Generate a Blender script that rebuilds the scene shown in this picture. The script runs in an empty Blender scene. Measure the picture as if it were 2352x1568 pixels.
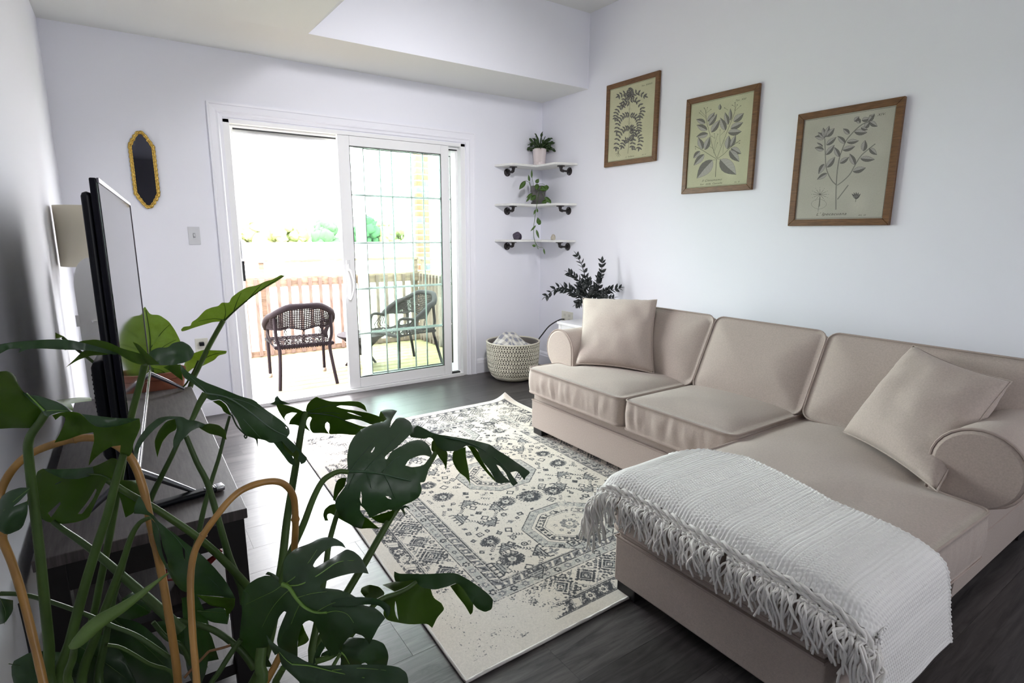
import bpy, bmesh, math, random
import numpy as np
from mathutils import Vector, Matrix, noise
from mathutils.geometry import delaunay_2d_cdt
R = random.Random(7)
COL = bpy.context.scene.collection
SC = bpy.context.scene
# ------------------------------------------------------------------ camera
CY, CP, CR = .6029, -.1912, .0046
CC = np.array([-3.2937, -4.3114, 1.2694]); FPX = 1281.431
_f = np.array([math.sin(CY)*math.cos(CP), math.cos(CY)*math.cos(CP), math.sin(CP)])
_r0 = np.array([math.cos(CY), -math.sin(CY), 0.]); _u0 = np.cross(_r0, _f)
_r = _r0*math.cos(CR)+_u0*math.sin(CR); _u = -_r0*math.sin(CR)+_u0*math.cos(CR)
cam = bpy.data.cameras.new('camera'); camo = bpy.data.objects.new('camera', cam); COL.objects.link(camo)
cam.sensor_width = 36; cam.lens = FPX/2352*36; cam.clip_start = .02; cam.clip_end = 300
m = Matrix(((_r[0], _u[0], -_f[0]), (_r[1], _u[1], -_f[1]), (_r[2], _u[2], -_f[2]))).to_4x4()
m.translation = Vector(CC); camo.matrix_world = m
SC.camera = camo
def at(X, Y, **k):
    """measured pixel -> world point on the plane x=, y= or z=, or at forward distance t="""
    d = _f+_r*((X-1176)/FPX)+_u*((784-Y)/FPX)
    (n, v), = k.items()
    if n == 't': return Vector(CC+d*v)
    i = 'xyz'.index(n); return Vector(CC+d*((v-CC[i])/d[i]))
# ------------------------------------------------------------------ world, light, exposure
w = bpy.data.worlds.new('sky'); SC.world = w; w.use_nodes = True
bg = w.node_tree.nodes['Background']; bg.inputs[0].default_value = (.97, .97, 1, 1); bg.inputs[1].default_value = 8.0
def area(name, loc, rot, sx, sy, power, color=(1, 1, 1), portal=False):
    l = bpy.data.lights.new(name, 'AREA'); l.shape = 'RECTANGLE'; l.size = sx; l.size_y = sy; l.energy = power; l.color = color
    l.cycles.is_portal = portal
    o = bpy.data.objects.new(name, l); COL.objects.link(o); o.location = loc; o.rotation_euler = rot
    return o
area('door_portal', (-1.72, .16, 1.02), (math.radians(-90), 0, 0), 1.9, 2.05, 1, portal=True)
area('rear_fill_light', (-.9, -6.9, 1.5), (math.radians(90), 0, 0), 1.4, 1.2, 9, (.95, .95, 1))  # unseen fill lamp added behind the camera to lift the room
fl_ = area('added_fill_spot', (-1.95, -2.6, 2.62), (0, 0, 0), .26, .26, 3.7, (.98, .97, 1)); fl_.data.shape = 'DISK'; fl_.data.spread = math.radians(92)  # fill lamp added above the view to brighten the door wall
fl_.rotation_euler = (Vector((-1.35, 0, .85))-Vector((-1.95, -2.6, 2.62))).to_track_quat('-Z', 'Y').to_euler()
SC.view_settings.view_transform = 'Standard'; SC.view_settings.look = 'None'
SC.view_settings.exposure = 1.95; SC.view_settings.gamma = 1; SC.view_settings.use_curve_mapping = False
SC.cycles.use_denoising = True; SC.cycles.max_bounces = 8; SC.cycles.diffuse_bounces = 6
SC.cycles.transparent_max_bounces = 12; SC.cycles.sample_clamp_indirect = 8
SC.cycles.caustics_reflective = False; SC.cycles.caustics_refractive = False
# ------------------------------------------------------------------ materials
MATS = {}
def mat(name, col, rough=.6, spec=.5, metal=0., bump=None, var=None, coat=0, sub=None, trans=0, sheen=0):
    """bump=(scale, strength, dist) ; var=(scale, amount, stretch)"""
    if name in MATS: return MATS[name]
    M = bpy.data.materials.new(name); M.use_nodes = True; nt = M.node_tree; b = nt.nodes['Principled BSDF']
    b.inputs['Base Color'].default_value = (*col, 1); b.inputs['Roughness'].default_value = rough
    b.inputs['Specular IOR Level'].default_value = spec; b.inputs['Metallic'].default_value = metal
    if coat: b.inputs['Coat Weight'].default_value = coat; b.inputs['Coat Roughness'].default_value = .1
    if sheen: b.inputs['Sheen Weight'].default_value = sheen
    tc = nt.nodes.new('ShaderNodeTexCoord')
    if bump:
        n = nt.nodes.new('ShaderNodeTexNoise'); n.inputs['Scale'].default_value = bump[0]; n.inputs['Detail'].default_value = 4
        bp = nt.nodes.new('ShaderNodeBump'); bp.inputs['Strength'].default_value = bump[1]; bp.inputs['Distance'].default_value = bump[2]
        nt.links.new(tc.outputs['Object'], n.inputs['Vector']); nt.links.new(n.outputs['Fac'], bp.inputs['Height'])
        nt.links.new(bp.outputs['Normal'], b.inputs['Normal'])
    if var:
        mp = nt.nodes.new('ShaderNodeMapping'); mp.inputs['Scale'].default_value = var[2] if len(var) > 2 else (1, 1, 1)
        n = nt.nodes.new('ShaderNodeTexNoise'); n.inputs['Scale'].default_value = var[0]; n.inputs['Detail'].default_value = 6; n.inputs['Roughness'].default_value = .65
        cr = nt.nodes.new('ShaderNodeValToRGB'); a = var[1]
        cr.color_ramp.elements[0].position = .3; cr.color_ramp.elements[1].position = .7
        cr.color_ramp.elements[0].color = (*[c*(1-a) for c in col], 1); cr.color_ramp.elements[1].color = (*[min(1, c*(1+a)) for c in col], 1)
        nt.links.new(tc.outputs['Object'], mp.inputs['Vector']); nt.links.new(mp.outputs[0], n.inputs['Vector'])
        nt.links.new(n.outputs['Fac'], cr.inputs[0]); nt.links.new(cr.outputs[0], b.inputs['Base Color'])
    if trans:
        t = nt.nodes.new('ShaderNodeBsdfTranslucent'); t.inputs[0].default_value = (*sub, 1)
        mx = nt.nodes.new('ShaderNodeMixShader'); mx.inputs[0].default_value = trans
        nt.links.new(b.outputs[0], mx.inputs[1]); nt.links.new(t.outputs[0], mx.inputs[2])
        nt.links.new(mx.outputs[0], nt.nodes['Material Output'].inputs['Surface'])
    MATS[name] = M; return M
WALL = mat('wall paint', (.85, .855, .92), .75, .25, bump=(90, .06, .002))
CEIL = mat('ceiling paint', (.76, .765, .745), .8, .2, bump=(90, .06, .002))
TRIM = mat('trim paint', (.86, .86, .92), .4, .4)
VINYL = mat('white vinyl', (.86, .86, .87), .35, .4)
GRID = mat('white door grid', (.88, .89, .89), .4, trans=.4, sub=(.85, .9, .88))
RUBBER = mat('black rubber', (.012, .012, .014), .5)
SOFA = mat('sofa linen', (.455, .385, .342), .9, .2, bump=(420, .35, .0012), var=(160, .10), sheen=.15)
PIPE = mat('sofa piping', (.40, .33, .295), .9, .2)
WOODLEG = mat('black wood', (.012, .011, .012), .45)
BLACKP = mat('black plastic', (.005, .006, .010), .4, .25)
BEZEL = mat('television bezel', (.003, .003, .008), .3, .2)
SCREEN = mat('television screen', (.012, .012, .014), .06, .9)
CHROME = mat('brushed silver', (.55, .55, .58), .25, metal=1)
STANDW = mat('weathered grey wood', (.075, .063, .064), .5, .4, bump=(60, .15, .002), var=(9, .42, (12, 1, 1)))
STANDB = mat('black stand frame', (.007, .006, .007), .5)
PIPEM = mat('dark iron pipe', (.035, .03, .03), .42, .5, metal=.4)
SHELFW = mat('white shelf board', (.80, .80, .77), .5, var=(30, .06, (1, 1, 1)))
GOLD = mat('antique gold', (.60, .40, .10), .25, metal=1, bump=(120, .5, .003))
MIRROR = mat('darkened mirror glass', (.16, .16, .20), .04, metal=1)  # dark tint stands in for the reflection of a dim room
FRAMEW = mat('walnut frame', (.15, .072, .026), .45, .4, bump=(50, .2, .002), var=(14, .38, (1, 1.2, 9)))
SHADE = mat('cream lampshade', (.74, .70, .60), .9, .1, bump=(300, .2, .001), trans=.25, sub=(.7, .65, .5))
BAMBOO = mat('bamboo cane', (.36, .19, .05), .38, .5, var=(16, .28, (1, 1, .3)))
STEMG = mat('leaf stem', (.055, .10, .022), .48, .3, var=(8, .25))
TERRA = mat('terracotta', (.30, .10, .055), .8)
LEAFTOP = mat('monstera leaf top', (.032, .066, .031), .38, .45, var=(7, .28), bump=(14, .15, .004), trans=.16, sub=(.14, .30, .015))
LEAFUND = mat('monstera leaf underside', (.062, .105, .016), .55, .25, var=(7, .25), trans=.48, sub=(.26, .44, .012))
ALOTOP = mat('elephant ear leaf top', (.17, .25, .08), .38, .5, var=(16, .4), bump=(30, .5, .005), trans=.35, sub=(.42, .55, .08))
ALOUND = mat('elephant ear underside', (.20, .27, .12), .5, .3, var=(16, .35), bump=(30, .5, .005), trans=.4, sub=(.42, .55, .08))
VEIN = mat('leaf vein', (.16, .30, .05), .4)
VEIND = mat('leaf side vein', (.035, .085, .035), .4)
ZZL = mat('dark glossy leaf', (.010, .015, .014), .35, .5, trans=.04, sub=(.02, .05, .01))
CACT = mat('cactus leaf', (.030, .065, .014), .5, trans=.08, sub=(.08, .2, .01))
POTH = mat('pothos leaf', (.06, .13, .018), .4, trans=.2, sub=(.2, .35, .02), var=(20, .3))
PINKPOT = mat('pale pink glaze', (.76, .67, .66), .18, .6, coat=.5)
GREYPOT = mat('grey pot', (.13, .125, .12), .6)
WHITEPOT = mat('white glaze', (.86, .86, .85), .3)
SOIL = mat('potting soil', (.03, .018, .012), .95)
AMETH = mat('amethyst', (.025, .012, .04), .25, bump=(150, .8, .004))
CRYST = mat('pale crystal', (.52, .47, .38), .3, bump=(90, .8, .006))
SWITCHP = mat('switch plate', (.62, .63, .66), .4)
OUTP = mat('almond outlet plate', (.72, .71, .63), .4)
CORD = mat('black cord', (.015, .015, .016), .5)
ROPE = mat('cotton cord', (.84, .815, .78), .95, .1, bump=(500, .3, .001), sheen=.2)
BASKW = mat('cream basket cord', (.70, .67, .57), .9, .1, bump=(300, .3, .001))
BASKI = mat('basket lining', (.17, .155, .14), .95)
WICKER = mat('brown wicker', (.010, .006, .007), .85, .12, bump=(220, .6, .003))
WICKG = mat('brown wicker frame', (.010, .006, .0075), .8, .12, bump=(220, .4, .002))
DECKW = mat('deck pine', (.155, .12, .06), .8, .2, var=(6, .35, (1, 1, 1)), bump=(60, .2, .003))
RAILW = mat('rail pine', (.15, .10, .070), .8, .2, var=(7, .5, (1, 7, 7)), bump=(60, .2, .003))
PICKW = mat('picket pine', (.100, .066, .052), .8, .2, var=(7, .4, (7, 7, 1)))
GROUND = mat('dry grass', (.42, .44, .34), .95, .1)
REDP = mat('red plastic', (.20, .006, .010), .4)
PURP = mat('grey cloth', (.20, .20, .22), .9)
FOOTC = mat('tan foot cap', (.20, .15, .12), .6)

def glassmat(name, tint, ref=.9):
    M = bpy.data.materials.new(name); M.use_nodes = True; nt = M.node_tree; nt.nodes.clear()
    out = nt.nodes.new('ShaderNodeOutputMaterial'); mx = nt.nodes.new('ShaderNodeMixShader')
    t = nt.nodes.new('ShaderNodeBsdfTransparent'); t.inputs[0].default_value = (*tint, 1)
    g = nt.nodes.new('ShaderNodeBsdfGlossy'); g.inputs['Roughness'].default_value = .01
    f = nt.nodes.new('ShaderNodeFresnel'); f.inputs[0].default_value = 1.45
    nt.links.new(f.outputs[0], mx.inputs[0]); nt.links.new(t.outputs[0], mx.inputs[1]); nt.links.new(g.outputs[0], mx.inputs[2])
    nt.links.new(mx.outputs[0], out.inputs[0]); return M
GLASS = glassmat('window glass', (.955, .995, .98))

def planks_mat(name, dark, light, rough):
    M = bpy.data.materials.new(name); M.use_nodes = True; nt = M.node_tree; b = nt.nodes['Principled BSDF']
    L = nt.links.new; N = nt.nodes.new
    tc = N('ShaderNodeTexCoord'); oi = N('ShaderNodeObjectInfo'); mp = N('ShaderNodeMapping'); mp.inputs['Scale'].default_value = (1.3, 15, 4)
    add = N('ShaderNodeVectorMath'); add.operation = 'ADD'; sc = N('ShaderNodeMath'); sc.operation = 'MULTIPLY'; sc.inputs[1].default_value = 37
    L(oi.outputs['Random'], sc.inputs[0]); L(tc.outputs['Object'], add.inputs[0]); L(sc.outputs[0], add.inputs[1]); L(add.outputs[0], mp.inputs[0])
    n1 = N('ShaderNodeTexNoise'); n1.inputs['Scale'].default_value = 2.2; n1.inputs['Detail'].default_value = 8; n1.inputs['Roughness'].default_value = .7; n1.inputs['Distortion'].default_value = 1.1
    L(mp.outputs[0], n1.inputs['Vector'])
    n2 = N('ShaderNodeTexNoise'); n2.inputs['Scale'].default_value = 2.0; L(add.outputs[0], n2.inputs['Vector'])
    cr = N('ShaderNodeValToRGB'); cr.color_ramp.elements[0].position = .33; cr.color_ramp.elements[1].position = .68
    cr.color_ramp.elements[0].color = (*dark, 1); cr.color_ramp.elements[1].color = (*light, 1)
    L(n1.outputs['Fac'], cr.inputs[0])
    hs = N('ShaderNodeHueSaturation'); mr = N('ShaderNodeMapRange'); mr.inputs['To Min'].default_value = .7; mr.inputs['To Max'].default_value = 1.3
    L(oi.outputs['Random'], mr.inputs[0]); L(mr.outputs[0], hs.inputs['Value']); L(cr.outputs[0], hs.inputs['Color'])
    L(hs.outputs[0], b.inputs['Base Color'])
    rr = N('ShaderNodeMapRange'); rr.inputs['To Min'].default_value = rough-.08; rr.inputs['To Max'].default_value = rough+.1
    L(n1.outputs['Fac'], rr.inputs[0]); L(rr.outputs[0], b.inputs['Roughness'])
    bp = N('ShaderNodeBump'); bp.inputs['Strength'].default_value = .25; bp.inputs['Distance'].default_value = .0015
    L(n1.outputs['Fac'], bp.inputs['Height']); L(bp.outputs[0], b.inputs['Normal'])
    b.inputs['Specular IOR Level'].default_value = .5
    return M
FLOORM = planks_mat('grey vinyl plank', (.018, .016, .0165), (.095, .086, .085), .36)

# ------------------------------------------------------------------ object helpers
def link(o, parent=None):
    COL.objects.link(o)
    if parent: o.parent = parent
    return o
def mesh(name, V, F, m, parent=None, smooth=False, sharp=None):
    me = bpy.data.meshes.new(name); me.from_pydata([tuple(v) for v in V], [], F); me.update()
    for x in (m if isinstance(m, (list, tuple)) else [m]): me.materials.append(x)
    if smooth:
        me.polygons.foreach_set('use_smooth', [True]*len(me.polygons))
        if sharp: me.set_sharp_from_angle(angle=math.radians(sharp))
    o = bpy.data.objects.new(name, me); return link(o, parent)
def bmobj(name, bm, m, parent=None, smooth=False, sharp=None):
    me = bpy.data.meshes.new(name); bm.to_mesh(me); bm.free()
    me.materials.append(m)
    if smooth:
        me.polygons.foreach_set('use_smooth', [True]*len(me.polygons))
        if sharp: me.set_sharp_from_angle(angle=math.radians(sharp))
    return link(bpy.data.objects.new(name, me), parent)
def soften(o, bev):
    if bev >= .0025:
        o.data.polygons.foreach_set('use_smooth', [True]*len(o.data.polygons)); wn = o.modifiers.new('weighted normals', 'WEIGHTED_NORMAL'); wn.keep_sharp = False; wn.weight = 100
    return o
def addbox(bm, x0, x1, y0, y1, z0, z1, bev=0, M=None):
    vs = [bm.verts.new((x, y, z)) for x in (x0, x1) for y in (y0, y1) for z in (z0, z1)]
    fs = [bm.faces.new([vs[i] for i in q]) for q in ((0, 1, 3, 2), (4, 6, 7, 5), (0, 4, 5, 1), (2, 3, 7, 6), (0, 2, 6, 4), (1, 5, 7, 3))]
    if bev:
        es = list({e for f in fs for e in f.edges})
        r = bmesh.ops.bevel(bm, geom=es, offset=bev, segments=2, affect='EDGES', profile=.5)
        vs = [v for v in bm.verts if v.is_valid and (v in vs or v in r['verts'])]
    if M is not None:
        for v in vs:
            if v.is_valid: v.co = M @ v.co
def box(name, x0, x1, y0, y1, z0, z1, m, parent=None, bev=0, M=None):
    bm = bmesh.new(); addbox(bm, min(x0, x1), max(x0, x1), min(y0, y1), max(y0, y1), min(z0, z1), max(z0, z1), bev, M)
    return soften(bmobj(name, bm, m, parent), bev)
def boxes(name, L, m, parent=None, bev=0):
    bm = bmesh.new()
    for b in L: addbox(bm, *b, bev)
    return soften(bmobj(name, bm, m, parent), bev)
def empty(name, loc=(0, 0, 0)):
    o = bpy.data.objects.new(name, None); o.location = loc; o.empty_display_size = .1; return link(o)
def tag(o, label=None, cat=None, group=None, kind=None):
    if label: o['label'] = label
    if cat: o['category'] = cat
    if group: o['group'] = group
    if kind: o['kind'] = kind
    return o
def thing(name, loc, label, cat, group=None):
    """an Empty at the base; parts are given in world coordinates and parented with the inverse"""
    return tag(empty(name, loc), label, cat, group)
def settle(root):
    bpy.context.view_layer.update()
    inv = root.matrix_world.inverted()
    def rec(o):
        for c in o.children:
            if c.parent == root: c.matrix_parent_inverse = inv
            rec(c)
    rec(root)
def tube_vf(P, rad, n=8, closed=False, V=None, F=None, cap=True):
    V = [] if V is None else V; F = [] if F is None else F
    P = [Vector(p) for p in P]; k = len(P)
    if not hasattr(rad, '__len__'): rad = [rad]*k
    b0 = len(V); T = []
    for i in range(k):
        a = P[(i-1) % k] if closed or i > 0 else P[i]; b = P[(i+1) % k] if closed or i < k-1 else P[i]
        t = (b-a); T.append(t.normalized() if t.length > 1e-9 else Vector((0, 0, 1)))
    up = Vector((0, 0, 1)) if abs(T[0].z) < .9 else Vector((1, 0, 0))
    nrm = T[0].cross(up).normalized()
    for i in range(k):
        nrm = (nrm-T[i]*nrm.dot(T[i]))
        nrm = nrm.normalized() if nrm.length > 1e-6 else T[i].orthogonal().normalized()
        bn = T[i].cross(nrm)
        for j in range(n):
            a = 2*math.pi*j/n; V.append(P[i]+(nrm*math.cos(a)+bn*math.sin(a))*rad[i])
    for i in range(k if closed else k-1):
        for j in range(n):
            a = b0+i*n+j; b = b0+i*n+(j+1) % n; c = b0+((i+1) % k)*n+(j+1) % n; d = b0+((i+1) % k)*n+j
            F.append((a, b, c, d))
    if cap and not closed:
        F.append(tuple(b0+j for j in reversed(range(n)))); F.append(tuple(b0+(k-1)*n+j for j in range(n)))
    return V, F
def smoothpath(P, sub=5):
    P = [Vector(p) for p in P]; out = []
    for i in range(len(P)-1):
        p0 = P[max(i-1, 0)]; p1 = P[i]; p2 = P[i+1]; p3 = P[min(i+2, len(P)-1)]
        for s in range(sub):
            t = s/sub
            out.append(.5*((2*p1)+(p2-p0)*t+(2*p0-5*p1+4*p2-p3)*t*t+(3*p1-p0-3*p2+p3)*t*t*t))
    out.append(P[-1]); return out
def tube(name, P, rad, m, parent=None, n=8, closed=False, sm=0):
    if sm:
        k = len(P); P2 = smoothpath(P, sm)
        if hasattr(rad, '__len__'): rad = [np.interp(i/sm, range(k), rad) for i in range(len(P2))]
        P = P2
    V, F = tube_vf(P, rad, n, closed); return mesh(name, V, F, m, parent, True, 60)
def lathe(name, prof, cx, cy, m, parent=None, n=32, z0=0, sx=1, sy=1):
    V = []; F = []; k = len(prof)
    for r, z in prof:
        for j in range(n):
            a = 2*math.pi*j/n; V.append((cx+r*math.cos(a)*sx, cy+r*math.sin(a)*sy, z0+z))
    for i in range(k-1):
        for j in range(n): F.append((i*n+j, i*n+(j+1) % n, (i+1)*n+(j+1) % n, (i+1)*n+j))
    F.append(tuple(reversed(range(n)))); F.append(tuple((k-1)*n+j for j in range(n)))
    return mesh(name, V, F, m, parent, True, 40)
def copy_tree(o, parent=None):
    c = o.copy(); COL.objects.link(c); c.parent = parent
    if parent: c.matrix_parent_inverse = o.matrix_parent_inverse.copy()
    for ch in o.children: copy_tree(ch, c)
    return c
# ------------------------------------------------------------------ soft shapes
def roundpoly(P, r, seg=6):
    """CCW polygon -> rounded corners; r scalar or list"""
    out = []; n = len(P)
    for i in range(n):
        p0 = Vector(P[i-1]).to_2d(); p = Vector(P[i]).to_2d(); p2 = Vector(P[(i+1) % n]).to_2d()
        ri = r[i] if hasattr(r, '__len__') else r
        a = (p0-p).normalized(); b = (p2-p).normalized(); ang = a.angle(b)
        if ri < 1e-4 or abs(ang-math.pi) < .01: out.append(p); continue
        d = ri/math.tan(ang/2); d = min(d, (p0-p).length*.48, (p2-p).length*.48); rr = d*math.tan(ang/2)
        c = p+(a+b).normalized()*(rr/math.sin(ang/2)); s = p+a*d-c; e = p+b*d-c
        a0 = math.atan2(s.y, s.x); a1 = math.atan2(e.y, e.x); da = (a1-a0+math.pi) % (2*math.pi)-math.pi
        for k in range(seg+1):
            t = a0+da*k/seg; out.append(c+Vector((math.cos(t), math.sin(t)))*rr)
    return out
def resample(P, step, closed=True):
    Q = P+[P[0]] if closed else P; L = [0]
    for a, b in zip(Q, Q[1:]): L.append(L[-1]+(b-a).length)
    n = max(8, int(L[-1]/step)); out = []; j = 0
    for i in range(n if closed else n+1):
        s = L[-1]*i/n
        while j < len(L)-2 and L[j+1] < s: j += 1
        t = (s-L[j])/max(L[j+1]-L[j], 1e-9); out.append(Q[j].lerp(Q[j+1], t))
    return out
def inpoly(P, x, y):
    P = np.asarray(P); x = np.asarray(x); y = np.asarray(y); c = np.zeros(x.shape, bool); j = len(P)-1
    for i in range(len(P)):
        xi, yi = P[i]; xj, yj = P[j]
        if yi != yj: c ^= ((yi > y) != (yj > y)) & (x < (xj-xi)*(y-yi)/(yj-yi)+xi)
        j = i
    return c
def segdist(P, x, y):
    P = np.asarray(P); d = np.full(np.shape(x), 1e9)
    for i in range(len(P)):
        a = P[i-1]; b = P[i]; ab = b-a; l = ab@ab+1e-12
        t = np.clip(((x-a[0])*ab[0]+(y-a[1])*ab[1])/l, 0, 1)
        d = np.minimum(d, (x-a[0]-t*ab[0])**2+(y-a[1]-t*ab[1])**2)
    return np.sqrt(d)
def cushion(name, poly, z0, z1, m, parent, M=None, r=.05, crown=.03, bulge=.012, pucker=.004, seed=0., step=.014, grid=.026, crownlen=.09, pipe=.0042, botpipe=True, back=0.0):
    P = resample(roundpoly(poly, r), step); n = len(P); A = np.array([(p.x, p.y) for p in P]); V = []; F = []
    N = []
    for i in range(n):
        t = (P[(i+1) % n]-P[i-1]).normalized(); N.append(Vector((t.y, -t.x)))
    cen = A.mean(0)
    if (A[0]-cen)@np.array(N[0]) < 0 and sum((A[i]-cen)@np.array(N[i]) for i in range(n)) < 0: N = [-q for q in N]
    ms = 8
    for j in range(ms+1):
        s = j/ms
        for i in range(n):
            nv = noise.noise(Vector((i*step*26+seed, s*1.1, seed)))+.6*noise.noise(Vector((i*step*60+seed, s*1.5, seed+9)))
            off = bulge*math.sin(math.pi*s)+pucker*nv*math.sin(math.pi*s)**.7*1.6
            V.append((P[i].x+N[i].x*off, P[i].y+N[i].y*off, z1+(z0-z1)*s))
    for j in range(ms):
        for i in range(n): F.append((j*n+i, j*n+(i+1) % n, (j+1)*n+(i+1) % n, (j+1)*n+i))
    mn = A.min(0); mx = A.max(0)
    gx, gy = np.meshgrid(np.arange(mn[0], mx[0], grid), np.arange(mn[1], mx[1], grid)); gx = gx.ravel()+.003; gy = gy.ravel()+.002
    k = inpoly(A, gx, gy); gx = gx[k]; gy = gy[k]; d = segdist(A, gx, gy); k = d > grid*.55; gx = gx[k]; gy = gy[k]; d = d[k]
    pts = [Vector(a) for a in A]+[Vector((a, b)) for a, b in zip(gx, gy)]
    res = delaunay_2d_cdt(pts, [], [list(range(n))], 1, 1e-6)
    base = len(V)
    def top(x, y, dd, sgn):
        w = noise.noise(Vector((x*5, y*5, seed)))*.006*min(dd/.1, 1)
        pk = noise.noise(Vector((x*30+seed, y*30, 3)))*.003*math.exp(-dd/.05)*(1 if dd > 0 else 0)
        return crown*(1-math.exp(-dd/crownlen))+w+pk
    idx = []
    for i, p in enumerate(res[0]):
        if i < n: idx.append(i)
        else: V.append((p.x, p.y, z1+top(p.x, p.y, d[i-n] if i-n < len(d) else 0, 1))); idx.append(len(V)-1)
    for f in res[2]: F.append(tuple(idx[q] for q in f))
    idx = []
    for i, p in enumerate(res[0]):
        if i < n: idx.append(ms*n+i)
        else: V.append((p.x, p.y, z0-back*(1-math.exp(-d[i-n]/crownlen)))); idx.append(len(V)-1)
    for f in res[2]: F.append(tuple(idx[q] for q in reversed(f)))
    T = (lambda v: M @ Vector(v)) if M is not None else Vector
    V = [T(v) for v in V]
    o = mesh(name, V, F, m, parent, True)
    if pipe:
        for j, zz in ((0, z1), (1, z0)):
            if j and not botpipe: continue
            pp = [T((P[i].x+N[i].x*pipe*.4, P[i].y+N[i].y*pipe*.4, zz+.0015)) for i in range(n)]
            tube('piping', pp, pipe, PIPE, o, 6, True)
    return o
def pillow(name, c, thick, m, root, seed=0., n=34, flop=None):
    """c = four corners BL, BR, TR, TL ; front normal = (BR-BL)x(TL-BL)"""
    c = [Vector(q) for q in c]; nn = (c[1]-c[0]).cross(c[3]-c[0]).normalized(); V = []; F = []
    for side in (1, -1):
        for j in range(n+1):
            for i in range(n+1):
                u = i/n*2-1; v = j/n*2-1
                uu = u*(1-.075*(1-v*v)**1.0*abs(u)**3); vv = v*(1-.075*(1-u*u)*abs(v)**3)
                s = (uu+1)/2; t = (vv+1)/2
                p = c[0]*(1-s)*(1-t)+c[1]*s*(1-t)+c[2]*s*t+c[3]*(1-s)*t
                e = max((1-u*u)*(1-v*v), 0); h = thick/2*(e**.42)
                h += .010*noise.noise(Vector((u*2.2+seed, v*2.2, seed*side)))*min(1, e*3)
                rd = noise.noise(Vector((u*7+seed, v*7, side)))*.007*math.exp(-e*5)*min(1, e*12)
                V.append(p+nn*side*(h+rd)+nn*(flop(u, v) if flop else 0))
    q = (n+1)*(n+1)
    for j in range(n):
        for i in range(n):
            a = j*(n+1)+i; F.append((a, a+1, a+n+2, a+n+1)); a += q; F.append((a, a+n+1, a+n+2, a+1))
    me = bpy.data.meshes.new(name); me.from_pydata([tuple(v) for v in V], [], F); me.materials.append(m)
    bm = bmesh.new(); bm.from_mesh(me); bmesh.ops.remove_doubles(bm, verts=bm.verts, dist=1e-5); bm.to_mesh(me); bm.free()
    me.polygons.foreach_set('use_smooth', [True]*len(me.polygons))
    o = link(bpy.data.objects.new(name, me), root)
    ring = [i for i in range(n+1)]+[(n+1)*j+n for j in range(1, n+1)]+[(n+1)*n+i for i in range(n-1, -1, -1)]+[(n+1)*j for j in range(n-1, 0, -1)]
    tube('seam', [V[i] for i in ring], .0032, m, o, 5, True)
    return o
# ------------------------------------------------------------------ room shell
ZC = 2.44; XL = -3.5625; YB = -7.0; ZT = 3.01
def struct(o): o['kind'] = 'structure'; return o
DX0, DX1, DZ = -2.665, -.82, 2.012       # door opening
struct(boxes('wall_back', [(XL-.15, DX0, 0, .15, -.1, ZC), (DX1, .15, 0, .15, -.1, ZC), (DX0, DX1, 0, .15, DZ, ZC)], WALL))
struct(boxes('wall_right', [(0, .15, YB, 0, -.1, ZT+.1)], WALL))
struct(boxes('wall_left', [(XL-.15, XL, YB, 0, -.1, ZC+.1)], WALL))
struct(boxes('wall_front', [(XL-.15, .15, YB-.15, YB, -.1, ZT+.1)], mat('darkened wall', (.30, .29, .29), .9)))  # colour darkened to stand in for the dim house behind the camera
SY = -.6175; SXL = -2.246; SX2 = -1.68
def prism(name, poly, axis, a, b, m):
    V = []; n = len(poly)
    for t in (a, b):
        for p, q in poly: V.append((p, t, q) if axis == 'y' else (t, p, q))
    F = [tuple(range(n)), tuple(reversed(range(n, 2*n)))]+[(i, i+n, (i+1) % n+n, (i+1) % n) for i in range(n)]
    o = mesh(name, V, F, m); bm = bmesh.new(); bm.from_mesh(o.data); bmesh.ops.recalc_face_normals(bm, faces=bm.faces); bm.to_mesh(o.data); bm.free(); return o
struct(box('ceiling_soffit', XL, 0, SY+.05, 0, ZC, ZC+.08, CEIL))
struct(box('ceiling_soffit_edge', XL, 0, SY+.0005, SY+.05, ZC, ZC+.004, CEIL)); struct(box('wall_upper', XL, .15, SY, SY+.06, ZC+.0005, ZT+.1, WALL))
struct(prism('ceiling', [(XL, ZC), (SXL, ZC), (SX2, ZT), (0, ZT), (0, ZT+.1), (SX2-.05, ZT+.1), (SXL-.05, ZC+.1), (XL, ZC+.1)], 'y', YB, SY, CEIL))
# floor of separate planks
fl = struct(box('floor', XL, 0, YB, .02, -.06, -.004, mat('subfloor', (.045, .04, .04), .9)))
PW, PL = .182, 1.22; y = .0; row = 0; pl_cache = {}
while y > YB+.3:
    off = (row*.43) % PL; x = XL-off
    while x < 0:
        a = max(x, XL+.002); b = min(x+PL, -.002); L = round(b-a, 3)
        if L > .03:
            if L not in pl_cache:
                o = box('plank', -L/2+.0002, L/2-.0002, -PW/2+.0002, PW/2-.0002, -.004, 0, FLOORM, fl, .0004); pl_cache[L] = o
            else:
                o = bpy.data.objects.new('plank', pl_cache[L].data); link(o, fl)
            o.location = ((a+b)/2, y-PW/2, 0)
        x += PL
    y -= PW; row += 1
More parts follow.
